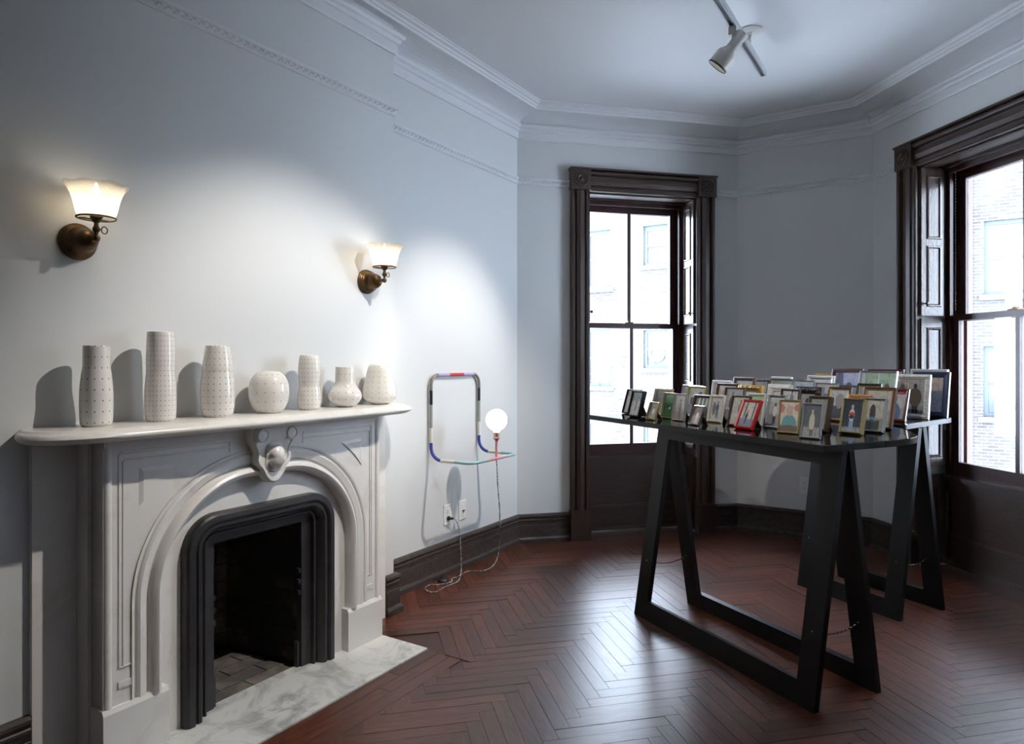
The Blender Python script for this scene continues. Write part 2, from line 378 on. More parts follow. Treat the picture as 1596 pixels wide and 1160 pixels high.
for k in range(-160, 160):
    for mm in range(-14, 14):
        for kind in (0, 1):
            if kind == 0: o = org + ax * (k * PW + 2 * PL * mm) + ay * (k * PW); lx, ly = ax, ay
            else: o = org + ax * (k * PW + 2 * PL * mm + PL + PW) + ay * (k * PW - PL + PW); lx, ly = ay, -ax
            c = o + lx * PL / 2
            u, w = (c - A).dot(dA), (c - A).dot(nA)
            if u < UBACK - .3 or u > 2.6 or w < -.3 or w > wF + .3: continue
            if u < -.44 or True:
                # beside the hearth the herringbone stops at a straight border
                hl = list(room_half)
                if u < -.42: hl.append(hearth_line)
                elif u < -.15 and w < .75: hl.append((dA.x, dA.y, dA.dot(A) - .425))
                add_plank(o, lx, ly, PL, PW, hl)
bu = UBACK; j = 0
for r_ in range(3):
    u = UBACK - random.random() * .5
    while u < -.43:
        L = .7 + random.random() * .7; e = min(u + L, -.43)
        add_plank(pA(u, HB0 + (r_ + 1) * .062), dA, nA * -1, e - u, .062, room_half) if False else add_plank(pA(u, HB0 + r_ * .062), dA, nA, e - u, .062, room_half)
        u += L
planks.sort(key=lambda t: -t[0])
def plank_mesh(me_name, items, m):
    vs = []; fs = []; uvs = []
    for poly, o, lx, ly, dz, loc in items:
        n = len(poly); b = len(vs)
        top = [(p[0] - loc[0], p[1] - loc[1], dz) for p in poly]; bot = [(p[0], p[1], -.012) for p in top]
        c = Vector((sum(p[0] for p in top) / n, sum(p[1] for p in top) / n))
        vs += top + bot
        f0 = tuple(range(b, b + n)); fl = [f0] + [(b + i, b + n + i, b + n + (i + 1) % n, b + (i + 1) % n) for i in range(n)]
        luv = [((Vector(p) - o).dot(lx), (Vector(p) - o).dot(ly)) for p in poly]
        fs += fl
        for f in fl: uvs += [luv[(i - b) % n] for i in f]
    me = bpy.data.meshes.new(me_name); me.from_pydata(vs, [], fs); uv = me.uv_layers.new(name='UVMap')
    for i, t in enumerate(uvs): uv.data[i].uv = t
    me.materials.append(m)
    return me
def orient(poly):
    s = sum(poly[i][0] * poly[(i + 1) % len(poly)][1] - poly[(i + 1) % len(poly)][0] * poly[i][1] for i in range(len(poly)))
    return poly if s > 0 else poly[::-1]
shared = {}
for i, (pa, poly, o, lx, ly, full) in enumerate(planks[:300]):
    dz = random.choice((0, -.0006, .0004, -.0003)); poly = orient(poly)
    if full:
        key = (round(lx.x, 3), round((Vector(poly[2]) - Vector(poly[0])).length, 3), dz)
        if key not in shared: shared[key] = plank_mesh('plank', [(poly, o, lx, ly, dz, (o.x, o.y))], M['plank'])
        ob = bpy.data.objects.new('plank', shared[key])
    else: ob = bpy.data.objects.new('plank', plank_mesh('plank', [(poly, o, lx, ly, dz, (o.x, o.y))], M['plank']))
    COL.objects.link(ob); ob.location = (o.x, o.y, 0); ob.parent = floor
rest = [(orient(p[1]), p[2], p[3], p[4], random.choice((0, -.0006, .0004)), (0, 0)) for p in planks[300:]]
ob = bpy.data.objects.new('plank_field', plank_mesh('plank_field', rest, M['plank_i'])); COL.objects.link(ob); ob.parent = floor; ob['kind'] = 'stuff'

# ------------------------------------------------------------------ windows
CW = .135                                                  # casing width
def casing_profile(): # (across from inner edge outwards, projection)
    return [(0, 0), (0, .022), (.006, .030), (.022, .030), (.027, .020), (.033, .020), (.038, .034), (.066, .038), (.094, .034), (.099, .020), (.106, .020), (.111, .046), (.118, .052), (.130, .052), (.135, .044), (.135, 0)]
def panel_mould(m, x0, x1, z0, z1, ysurf, axis, sgn=1):
    """raised and fielded panel moulding ring on a surface; axis 'y': surface faces -y at y=ysurf; axis 'x': faces sgn*x"""
    steps = [(0, 0), (.004, .007), (.011, .008), (.017, .002), (.019, -.004)]
    rs = []
    for ins, pr in steps:
        c = [(x0 + ins, z0 + ins), (x1 - ins, z0 + ins), (x1 - ins, z1 - ins), (x0 + ins, z1 - ins)]
        if axis == 'y': rs.append([(a, ysurf - pr, b) for a, b in c])
        else: rs.append([(ysurf + sgn * pr, a, b) for a, b in c])
    m.rings(rs, True, False)
def window(name, O, d, uc, hw, label):
    root = empty(name, wp(O, d, uc, 0, 0), ang(d), label, 'window', kind='structure')
    prof = casing_profile(); zt = WTOP
    for s in (-1, 1):
        poly = [(s * (hw + a), -b) for a, b in prof]
        MB().prism(poly, .205, zt).obj('casing', 'wood', root)
        MB().box(s * hw - (.004 if s > 0 else CW + .008), s * hw + (CW + .008 if s > 0 else .004), -.060, .0, 0, .206).obj('plinth_block', 'wood', root)
        cb = MB().box(min(s * (hw - .002), s * (hw + CW + .006)), max(s * (hw - .002), s * (hw + CW + .006)), -.058, 0, zt, zt + CW + .006).obj('corner_block', 'wood', root)
        MB().lathe([(.050, -.056), (.052, -.064), (.046, -.068), (.040, -.061), (.034, -.061), (.028, -.068), (.020, -.063), (.013, -.066), (.006, -.076), (.0, -.077)], (s * (hw + CW / 2 + .002), 0, zt + CW / 2 + .003), 'y', 28, False).obj('rosette', 'wood', cb, 40)
    MB().prism([(-b, zt + a) for a, b in prof], -hw, hw, 'x').obj('head_casing', 'woodh', root)
    MB().box(-hw - CW - .012, hw + CW + .012, -.066, 0, zt + CW + .006, zt + CW + .018).obj('cap_moulding', 'woodh', root)
    # linings
    for s in (-1, 1):
        MB().box(min(s * hw, s * (hw + .02)), max(s * hw, s * (hw + .02)), 0, .33, 0, zt + .01).obj('jamb_lining', 'wood', root)
    sof = MB().box(-hw, hw, 0, .33, zt, zt + .02); panel_mould_s = None
    sof.box(-hw, hw, .015, .03, zt - .012, zt); sof.box(-hw, hw, .150, .175, zt - .018, zt); sof.box(-hw, hw, .05, .13, zt - .006, zt)
    sof.obj('soffit', 'woodh', root)
    # box frame around the sashes
    fw = .052
    for s in (-1, 1):
        a, b = s * hw, s * (hw - fw + .012)
        m = MB().box(min(a, b), max(a, b), .178, .200, .545, zt); a, b = s * hw, s * (hw - fw); m.box(min(a, b), max(a, b), .285, .325, .52, zt)
        b = s * (hw - .022); m.box(min(a, b), max(a, b), .200, .285, .52, zt); b = s * (hw - .034); m.box(min(a, b), max(a, b), .238, .248, .545, zt)
        m.obj('sash_frame', 'sash', root)
    MB().box(-hw, hw, .178, .200, zt - .045, zt).box(-hw, hw, .285, .325, zt - .05, zt).box(-hw, hw, .200, .285, zt - .03, zt).obj('head_frame', 'sash', root)
    zm = 1.517
    for nm, y0, za, zb, rb, rt in (('upper_sash', .250, zm - .020, zt - .028, .036, .055), ('lower_sash', .202, .553, zm + .018, .083, .036)):
        x1 = hw - .024; st = .056
        sm = MB().box(-x1, -x1 + st, y0, y0 + .034, za, zb).box(x1 - st, x1, y0, y0 + .034, za, zb)
        sm.box(-x1 + st, x1 - st, y0, y0 + .034, za, za + rb).box(-x1 + st, x1 - st, y0, y0 + .034, zb - rt, zb)
        so = sm.obj(nm, 'sash', root)
        MB().box(-.0135, .0135, y0 + .002, y0 + .032, za + rb, zb - rt).obj('muntin', 'sash', so)
        for s in (-1, 1):
            a, b = sorted((s * .0135, s * (x1 - st)))
            MB().box(a, b, y0 + .014, y0 + .018, za + rb, zb - rt).obj('pane', 'glass', so)
    MB().box(-.055, .01, .192, .240, zm + .018, zm + .026).box(-.03, -.01, .20, .225, zm + .026, zm + .036).obj('sash_lock', 'brass', root)
    # sill stool and panelled apron below the window
    MB().box(-hw, hw, .150, .215, .535, .553).box(-hw, hw, .160, .21, .518, .535).box(-hw, hw, .215, .33, .50, .548).obj('stool', 'woodh', root)
    ap = MB().box(-hw, hw, .205, .235, 0, .52).box(-hw, hw, .186, .205, .455, .518).box(-hw, hw, .190, .205, 0, .175).box(-hw, hw, .180, .205, .0, .025).box(-hw, hw, .196, .205, .175, .186).box(-hw, hw, .196, .205, .446, .455)
    ap.obj('apron_panel', 'woodh', root)
    # folded panelled shutters in the jambs
    for s in (-1, 1):
        for (za, zb, pans, nm) in ((1.530, 2.435, ((.055, .43), (.47, .86)), 'shutter'), (.610, 1.512, ((.05, .44), (.49, .85)), 'shutter'), (0.02, .555, ((.12, .46),), 'jamb_panel')):
            t = .016; y0, y1 = .004, .172
            xa = s * hw; xb = s * (hw - t)
            m = MB().box(min(xa, xb), max(xa, xb), y0, y1, za, zb); sh = m.obj(nm, 'shutter', root)
            for pa, pb in pans:
                pm = MB(); panel_mould(pm, y0 + .034, y1 - .034, za + pa, za + pb, xb, 'x', -s)
                pm.add([(xb + s * .0005, y0 + .05, za + pa + .016), (xb + s * .0005, y1 - .05, za + pa + .016), (xb + s * .0005, y1 - .05, za + pb - .016), (xb + s * .0005, y0 + .05, za + pb - .016)], [(0, 1, 2, 3)])
                pm.obj('panel_moulding', 'shutter', sh)
            if za > 1:
                k = MB().lathe([(.004, 0), (.004, .012), (.010, .016), (.011, .022), (.006, .028), (0, .029)], (0, 0, 0), 'x', 12).obj('knob', 'brass', sh)
                k.location = (xb, y0 + .022, za + .075); k.rotation_euler = (0, 0, math.pi if s > 0 else 0)
    return root
w1 = window('window_1', Bp, dB, W1C, W1H, 'narrow sash window in dark carved casing')
w2 = window('window_2', Dp, dD, W2C, W2H, 'wide sash window in dark carved casing with lit shutters')
cp = []
for i in range(90):
    cp.append((-W2H + .030 + .003 * (i % 2), .222 + .003 * ((i + 1) % 2), 1.56 + i * .0098))
MB().tube(cp, .0035, 5).obj('sash_chain', 'chain', w2)

# ------------------------------------------------------------------ building across the court
dF = Vector((math.cos(R(-32.1)), math.sin(R(-32.1)))); mF = Vector((-dF.y, dF.x)); OF = mF * 19.0
fz = lambda x, y: ray_wall(x, y, OF, dF, 0)[:2]
bld = empty('brick_building', (OF.x, OF.y, -6), ang(dF), 'pale brick apartment building across the courtyard', 'building')
wall_rects = []
far = []
def far_win(xl, xr, yt, yb, kind):
    u0, z1 = fz(xl, yt); _, z0 = fz(xl, yb); u1 = fz(xr, yt)[0]
    far.append((u0, u1, z0 + 6, z1 + 6, kind))
far_win(914, 951, 361, 450, 'a'); far_win(1003, 1040, 352, 415, 'b'); far_win(914, 952, 514, 602, 'c'); far_win(1003, 1040, 515, 574, 'd')
far_win(914, 952, 657, 742, 'e'); far_win(1003, 1040, 655, 712, 'b'); far_win(1534, 1622, 345, 460, 'f'); far_win(1533, 1622, 540, 650, 'ac')
far_win(1534, 1622, 740, 850, 'f')
us = sorted({-9.0, 13.0} | {f[0] for f in far} | {f[1] for f in far})
fw_ = MB()
for a, b in zip(us, us[1:]):
    hs = sorted([(f[2], f[3]) for f in far if f[0] <= a + 1e-6 and f[1] >= b - 1e-6]); z = 0
    for h0, h1 in hs:
        if h0 > z: fw_.box(a, b, 0, .4, z, h0)
        z = max(z, h1)
    fw_.box(a, b, 0, .4, z, 13)
fw_.obj('brick_wall', 'brick', bld)
for (u0, u1, z0, z1, k) in far:
    m = MB(); f_ = .09; zm_ = (z0 + z1) / 2
    m.box(u0, u0 + f_, .08, .2, z0, z1).box(u1 - f_, u1, .08, .2, z0, z1).box(u0 + f_, u1 - f_, .08, .2, z1 - f_ * (1.8 if k in 'ab' else 1), z1).box(u0 + f_, u1 - f_, .08, .2, z0, z0 + f_).box(u0 + f_, u1 - f_, .09, .19, zm_ - .04, zm_ + .04)
    wdw = m.obj('window_frame', 'farframe', bld)
    MB().box(u0 + f_, u1 - f_, .13, .15, zm_ + .04, z1 - f_).obj('pane', 'farpane', wdw)
    MB().box(u0 + f_, u1 - f_, .13, .15, z0 + f_, zm_ - .04).obj('pane', 'farpane2' if k in 'bd' or k == 'ac' else 'farpane', wdw)
    MB().box(u0 - .1, u1 + .1, -.10, .12, z0 - .12, z0).obj('window_sill', 'stone', bld)
    if k in 'ab':
        n = 12; arc = [(u0 - .05 + (u1 - u0 + .1) * i / n, z1 + .14 * math.sin(math.pi * i / n)) for i in range(n + 1)]
        MB().prism(arc + [(u1 + .05, z1 - .02), (u0 - .05, z1 - .02)], -.03, .12, 'y').obj('arched_lintel', 'farframe', bld)
    if k in 'ce':
        g = MB()
        for i in range(3): g.box(u0, u1, .02, .04, z0 + .15 + .22 * i, z0 + .17 + .22 * i)
        g.box((u0 + u1) / 2 - .01, (u0 + u1) / 2 + .01, .02, .04, z0, z0 + .9); g.obj('window_guard', 'farframe', wdw)
    if k == 'd':
        c = ((u0 + u1) / 2, .10, z0 + .42); MB().tube([(c[0] + .22 * math.cos(t * math.pi / 10), c[1], c[2] + .22 * math.sin(t * math.pi / 10)) for t in range(20)], .05, 6, True).obj('wreath', 'stone', wdw)
    if k == 'ac':
        ua = u0 + .25
        ac = MB().box(ua, ua + .72, -.25, .12, z0 + .03, z0 + .42).obj('air_conditioner', 'stone', bld)
        gm = MB()
        for i in range(9): gm.box(ua + .09, ua + .63, -.262, -.25, z0 + .08 + i * .033, z0 + .098 + i * .033)
        gm.obj('grille', 'farframe', ac)
u_p = fz(1512, 600)[0]
MB().box(u_p - .30, u_p + .02, -.06, 0, 0, 13).obj('pale_strip', 'stone', bld)  # added pale strip, stands in for the wide window's overexposed outer brick mould
cy_ = MB().box(-14, 18, -13.6, .0, -.3, 0).obj('courtyard_ground', 'ground'); cy_.location = (OF.x, OF.y, -6); cy_.rotation_euler = (0, 0, ang(dF))
tag(cy_, 'grey concrete courtyard far below the windows', 'ground', kind='structure')

# ------------------------------------------------------------------ fireplace
FPL = empty('fireplace_mantel', wp(A, dA, UC, CH, 0), ang(dA), 'carved white marble fireplace mantel with arched opening and rounded shelf', 'mantel')
fy = lambda w: -(w - CH)                                   # local y for a distance w from the wall line
def arch(hw, top, r, n=10, z0=0.0):
    pts = [(-hw, z0)]
    for i in range(n + 1):
        t = math.pi - i * math.pi / 2 / n; pts.append((-hw + r + r * math.cos(t), top - r + r * math.sin(t)))
    for i in range(n + 1):
        t = math.pi / 2 - i * math.pi / 2 / n; pts.append((hw - r + r * math.cos(t), top - r + r * math.sin(t)))
    return pts + [(hw, z0)]
# slab wings against the wall
MB().box(-.735, -.585, fy(.178), fy(CH), 0, 1.012).obj('side_slab', 'marble', FPL)
MB().box(.585, .785, fy(.178), fy(CH), 0, 1.012).obj('side_slab', 'marble', FPL)
# inner slips around the iron frame
def between(m, pa, pb, y0, y1):
    n = len(pa)
    ring = [[(a[0], y0, a[1]), (b[0], y0, b[1]), (b[0], y1, b[1]), (a[0], y1, a[1])] for a, b in zip(pa, pb)]
    return m.rings(ring, True, True)
def boundary(pa, hw, top):
    """project an arch polyline outwards onto a rectangle (same point count)"""
    o = []
    n = len(pa)
    for i, (x, z) in enumerate(pa):
        if i == 0: o.append((-hw, z)); continue
        if i == n - 1: o.append((hw, z)); continue
        k = (n - 2) // 2; j = i - 1
        if j < k // 2 + 1: o.append((-hw, z + (top - z) * (j / (k / 2 + .0)) if j <= k / 2 else top))
        elif j >= 2 * k - k // 2 - 1: jj = 2 * k - 1 - j; o.append((hw, z + (top - z) * (jj / (k / 2)) if jj <= k / 2 else top))
        else: o.append((x if abs(x) < hw else math.copysign(hw, x), top))
    return o
slip_in = arch(.325, .705, .13, 10); slip_out = arch(.46, .90, .40, 10)
between(MB(), slip_in, slip_out, fy(.285), fy(.17)).obj('inner_slip', 'marble', FPL)
# arched front: profile swept round the arch
AH, AT, AR = .415, .822, .335
def arch_band(name, prof, z0, n=16):
    rs = []
    base = arch(AH, AT, AR, n, z0); c = []
    for i in range(len(base)):
        ring = []
        for s_, w in prof:
            p = arch(AH + s_, AT + s_, AR + s_, n, z0)[i]; ring.append((p[0], fy(w), p[1]))
        rs.append(ring)
    return MB().rings(rs, True, True).obj(name, 'marble', FPL, 35)
arch_band('arch_moulding', [(0, .25), (0, .300), (.004, .318), (.012, .330), (.022, .335), (.032, .330), (.040, .318), (.044, .306), (.048, .306), (.052, .314), (.075, .320), (.082, .316), (.085, .309), (.089, .309), (.093, .316), (.100, .318), (.100, .25)], .185)
# spandrel field between the arch band and the rectangle
fld_in = arch(AH + .099, AT + .099, AR + .099, 16, .185)
HW, FT = .600, 1.012
def field(pa):
    n = len(pa); k = (n - 2) // 2; o = []
    for i, (x, z) in enumerate(pa):
        if i == 0 or i == 1: o.append((-HW, z)); continue
        if i >= n - 2: o.append((HW, z)); continue
        j = i - 1
        left = j < k; jj = j if left else 2 * k - 1 - j
        t = jj / (k - 1)
        if t < .6: q = (-HW, pa[1][1] + (FT - pa[1][1]) * (t / .6))
        else: q = (-HW + (HW - (AH - AR)) * ((t - .6) / .4), FT)
        o.append(q if left else (-q[0], q[1]))
    return o
between(MB(), fld_in, field(fld_in), fy(.312), fy(.20)).obj('spandrel_field', 'marble', FPL)
# body returns at the sides of the pilasters
for s in (-1, 1):
    a, b = s * .585, s * .600
    MB().box(min(a, b), max(a, b), fy(.300), fy(.17), .0, 1.012).obj('pilaster_return', 'marble', FPL)
    a, b = s * .594, s * .612
    MB().box(min(a, b), max(a, b), fy(.245), fy(.17), .0, 1.012).obj('pilaster_step', 'marble', FPL)
    # edge bead
    MB().lathe([(.014, .185), (.014, 1.010)], (s * .586, fy(.306), 0), 'z', 12).obj('edge_bead', 'marble', FPL, 40)
    a, b = s * .398, s * .606
    m = MB().box(min(a, b), max(a, b), fy(.326), fy(.17), 0, .172)
    m.prism([(fy(.326), .172), (fy(.18), .172), (fy(.18), .186), (fy(.318), .186)], min(a, b), max(a, b), 'x'); m.obj('plinth', 'marble', FPL)
    # raised and sunk line mouldings that climb the pilaster and turn along the frieze
    def fillet(path, r, w):
        P = [(s * x, fy(w), z) for x, z in path]; rs = []
        for i, p in enumerate(P):
            a = Vector(P[max(i - 1, 0)]); b = Vector(P[min(i + 1, len(P) - 1)]); t = (b - a).normalized(); nx = Vector((-t.z, 0, t.x))
            k = 1.0
            rs.append([tuple(Vector(p) + nx * -r), tuple(Vector(p) + nx * -r * .4 + Vector((0, -.0045, 0))), tuple(Vector(p) + nx * r * .4 + Vector((0, -.0045, 0))), tuple(Vector(p) + nx * r)])
        return MB().rings(rs, True, True)
    fillet([(.535, .30), (.552, .30), (.552, .958), (.545, .966), (.165, .966)], .006, .311).obj('panel_line', 'marble', FPL)
    fillet([(.512, .30), (.540, .30), (.540, .938), (.532, .944), (.165, .944)], .004, .311).obj('panel_line', 'marble', FPL)
    fillet([(.165, .966), (.165, .925)], .005, .311).obj('panel_line', 'marble', FPL)
    # curved triangular spandrel panel
    cz, cxx, rr = AT - AR, AH - AR, AR + .175
    arc = [(cxx + rr * math.cos(t), cz + rr * math.sin(t)) for t in [R(36.5 + i * 2.4) for i in range(9)]]
    arc = [p for p in arc]
    tri = [(s * min(x, .49), z) for x, z in arc if z < .912 and x < .495]
    tri = tri + [(s * .49, .912)] if tri else tri
    if len(tri) > 2:
        cxm = sum(p[0] for p in tri) / len(tri); czm = sum(p[1] for p in tri) / len(tri)
        sm = [(cxm + (p[0] - cxm) * .78, czm + (p[1] - czm) * .78) for p in tri]
        MB().rings([[(p[0], fy(.3105), p[1]) for p in tri], [(p[0], fy(.3125), p[1]) for p in tri], [(p[0], fy(.317), p[1]) for p in sm]], True, True).obj('spandrel_panel', 'marble', FPL)
    # long sunk panel on the pilaster foot
    MB().box(min(s * .505, s * .556), max(s * .505, s * .556), fy(.316), fy(.30), .235, .256).obj('panel_foot', 'marble', FPL)
MB().box(-HW, HW, fy(.318), fy(.17), .985, 1.014).obj('frieze_cap', 'marble', FPL)
# cartouche keystone
kp = [(-.100, 1.010), (-.104, .985), (-.098, .955), (-.082, .930), (-.076, .905), (-.080, .885), (-.072, .866), (-.054, .846), (-.040, .818), (-.020, .797), (.0, .792)]
kp = kp + [(-x, z) for x, z in kp[::-1][1:]]
def kin(f): return [(x * f, .905 + (z - .905) * (f * .97 + .02)) for x, z in kp]
key = MB().rings([[(x, fy(.310), z) for x, z in kp], [(x, fy(.345), z) for x, z in kin(.99)], [(x, fy(.352), z) for x, z in kin(.93)], [(x, fy(.352), z) for x, z in kin(.80)], [(x, fy(.346), z) for x, z in kin(.76)]], True, True).obj('keystone_cartouche', 'marble', FPL, 40)
egg = MB().lathe([(.0, fy(.388)), (.012, fy(.386)), (.024, fy(.378)), (.031, fy(.366)), (.034, fy(.354)), (.037, fy(.356)), (.041, fy(.350)), (.041, fy(.34))], (0, 0, 0), 'y', 28, False, mod=lambda k, t, r, h: (r * (.92 + .48 * abs(math.sin(t))), h)).obj('egg_boss', 'marble', key, True)
egg.location = (0, 0, .893)
sc = MB().box(-.075, .075, fy(.366), fy(.34), .962, 1.006).obj('scroll_bar', 'marble', key)
for s in (-1, 1):
    MB().lathe([(.026, fy(.34)), (.026, fy(.372)), (.024, fy(.375)), (.019, fy(.375)), (.017, fy(.371)), (.0, fy(.373))], (s * .066, 0, .978), 'y', 24, False).obj('volute', 'marble', key, 40)
# shelf with rounded serpentine front
sh = [(.755, CH), (.785, .19), (.802, .25), (.797, .31), (.765, .365), (.70, .402), (.60, .418), (.45, .423), (.30, .428), (.15, .434), (0, .436)]
sh = [tuple(v) for v in spline([(a, b, 0) for a, b in sh], 4)]
def shelf_ring(ins, z):
    r_ = [(max(x - ins, 0) if x > .01 else 0, max(w - ins, CH)) for x, w, _ in sh]
    pts = [(x, fy(w), z) for x, w in r_] + [(-x, fy(w), z) for x, w in r_[::-1][1:]]
    return pts
MB().rings([shelf_ring(.030, 1.010), shelf_ring(.016, 1.012), shelf_ring(.004, 1.020), shelf_ring(0, 1.028), shelf_ring(.003, 1.036), shelf_ring(.012, 1.042), shelf_ring(.020, 1.0435), shelf_ring(.023, 1.048), shelf_ring(.030, 1.050)], True, True).obj('shelf', 'marble', FPL, 50)
ZS = 1.050

# cast iron surround
IR = empty('iron_fireplace_surround', wp(A, dA, UC, CH, 0), ang(dA), 'black cast iron arched frame inside the marble fireplace opening', 'fire surround')
iprof = [(0, .24), (0, .300), (.004, .314), (.012, .321), (.030, .322), (.036, .318), (.040, .310), (.044, .310), (.047, .316), (.058, .316), (.066, .309), (.072, .298), (.078, .284), (.084, .284), (.088, .290), (.094, .290), (.098, .272), (.104, .268), (.138, .266), (.140, .258), (.140, .24)]
rs = []
IHW, IT, IRR = .335, .716, .125
cnt = len(arch(IHW, IT, IRR, 12))
for i in range(cnt):
    ring = []
    for s_, w in iprof:
        p = arch(IHW - s_, IT - s_ * .86, max(IRR - s_ * .95, .004), 12)[i]; ring.append((p[0], fy(w), p[1]))
    rs.append(ring)
MB().rings(rs, True, True).obj('moulded_frame', 'iron', IR, 30)
for s in (-1, 1):
    for zz in (.30, .345, .39): MB().box(s * .192 - .006, s * .192 + .006, fy(.262), fy(.245), zz, zz + .018).obj('hook_lug', 'iron', IR)
    MB().box(s * .188 - .004, s * .188 + .004, fy(.258), fy(.235), .002, .11).obj('side_tab', 'iron', IR)
# firebox
FB = empty('firebox', wp(A, dA, UC, CH, 0), ang(dA), 'sooty firebrick firebox with ashy brick floor', 'firebox')
dep0, dep1 = .238, -.16; h0, h1 = .21, .15
MB().box(-.40, .40, fy(dep0), fy(dep1) + .14, -.03, -.006).obj('floor_bed', 'grout', FB)
nb = 0
for row in range(5):
    y0_ = fy(dep0) + row * .079; off = .11 * (row % 2)
    for c in range(-3, 3):
        a, b = c * .21 + off + .002, c * .21 + off + .207
        a, b = max(a, -.30), min(b, .30)
        if b - a > .03: MB().box(a, b, y0_ + .002, y0_ + .076, -.008, .001 + .0015 * random.random()).obj('hearth_brick', 'ashbrick', FB)
for row in range(9):
    z0_ = row * .075; off = .10 * (row % 2)
    for c in range(-2, 3):
        a, b = max(c * .2 - off + .002, -.21), min(c * .2 - off + .198, .21)
        if b - a > .02: MB().box(a, b, fy(dep1), fy(dep1) + .05, z0_ + .001, z0_ + .073).obj('firebrick', 'soot', FB)
    for s in (-1, 1):
        for q in range(2):
            t0, t1 = q * .5 + .003, q * .5 + .497
            P0 = lambda t: (s * (h0 + (h1 - h0) * t), fy(dep0 + (dep1 - dep0) * t))
            a, b = P0(t0), P0(t1); o_ = s * .05
            MB().prism([a, b, (b[0] + o_, b[1]), (a[0] + o_, a[1])], z0_ + .001, z0_ + .073).obj('firebrick', 'soot', FB)
MB().box(-.30, .30, fy(dep0) + .02, fy(dep1) + .05, .675, .70).obj('firebox_lid', 'soot', FB)
MB().box(-.40, .40, fy(dep1) + .05, fy(dep1) + .07, -.02, .76).box(-.40, -.38, fy(.15), fy(dep1) + .07, -.02, .76).box(.38, .40, fy(.15), fy(dep1) + .07, -.02, .76).obj('firebox_shell', 'soot', FB)
# hearth stone
hs_ = empty('hearth_stone', wp(A, dA, UC, CH, 0), ang(dA), 'grey veined white marble hearth slab on the floor before the fireplace', 'hearth')
x0, x1 = -.60, .612
MB().box(x0, x1, fy(.585), fy(.412), -.01, .006).obj('slab', 'hearth', hs_)
MB().box(x0, x1, fy(.4105), fy(.236), -.01, .006).obj('slab', 'hearth', hs_)

# ------------------------------------------------------------------ sconces
def lobes(k, t, r, h):
    a = max(0, (k - 3) / 4.0)
    return r * (1 + .045 * a * math.cos(8 * t)), h + .006 * a * math.cos(8 * t + math.pi)
def sconce(u, label, turn):
    r = empty('wall_sconce', wp(A, dA, u, CH, 1.628), ang(dA), label, 'wall lamp')
    MB().lathe([(0, -.001), (.0575, 0), (.0575, -.008), (.054, -.011), (.054, -.017), (.050, -.020), (.050, -.027), (.046, -.030), (.046, -.036), (.040, -.042), (.036, -.052), (.034, -.064), (.029, -.076), (.020, -.085), (.011, -.089), (.011, -.094), (0, -.094)], (0, 0, 0), 'y', 32, False).obj('back_plate', 'brass', r, 35)
    arm = MB().tube([(0, -.09, 0), (0, -.118, 0)], [.008, .008], 10)
    arm.lathe([(.0, -.012), (.009, -.008), (.0115, 0), (.009, .008), (0, .012)], (0, -.118, 0), 'z', 14)
    arm.lathe([(.006, .006), (.006, .018), (.010, .022), (.011, .030), (.007, .037), (.006, .046), (.012, .052), (.016, .060), (.018, .068), (.014, .074)], (0, -.118, 0), 'z', 14)
    arm.obj('arm', 'brass', r, 40)
    ky = MB().tube([(.012 + .009 * math.cos(t * math.pi / 6) + .012, -.118, .028 + .011 * math.sin(t * math.pi / 6)) for t in range(12)], .002, 6, True)
    ky.tube([(.006, -.118, .028), (.016, -.118, .028)], .002, 6); ky.obj('key', 'brass', r, True)
    rg = MB().tube([(.053 * math.cos(t * math.pi / 14), -.118 + .053 * math.sin(t * math.pi / 14), .062) for t in range(28)], .003, 7, True)
    for t in (.4, 2.5, 4.6): rg.tube([(0, -.118, .058), (.053 * math.cos(t), -.118 + .053 * math.sin(t), .062)], .0018, 6)
    rg.obj('gallery_ring', 'brass', r, True)
    prof = [(.046, .060), (.050, .064), (.054, .076), (.058, .092), (.063, .112), (.070, .134), (.078, .150), (.088, .160), (.089, .162), (.079, .153), (.071, .137), (.064, .115), (.059, .094), (.0555, .078), (.051, .067)]
    def md(k, t, r_, h):
        kk = k if k < 8 else 15 - k; a = max(0, (kk - 2) / 5.0)
        return r_ * (1 + .022 * a * math.cos(8 * t + .3)), h + .0025 * a * math.cos(8 * t)
    MB().lathe(prof, (0, -.118, 0), 'z', 64, False, md).obj('glass_shade', 'shade', r, True)
    MB().lathe([(.008, .072), (.016, .082), (.021, .098), (.020, .116), (.014, .136), (.007, .154), (.003, .168), (0, .171)], (0, -.118, 0), 'z', 16).obj('bulb', 'flame', r, True)
    l = bpy.data.lights.new('sconce_light', 'POINT'); l.energy = 1.1; l.color = (1, .84, .62); l.shadow_soft_size = .012
    lo = bpy.data.objects.new('sconce_light', l); COL.objects.link(lo); lo.parent = r; lo.location = (0, -.118, .120)
    return r
sconce(-1.638, 'brass wall sconce with lit ruffled glass shade above the dotted cylinder vases', 0)
sconce(-.362, 'brass wall sconce with lit ruffled glass shade near the chimney corner', 0)

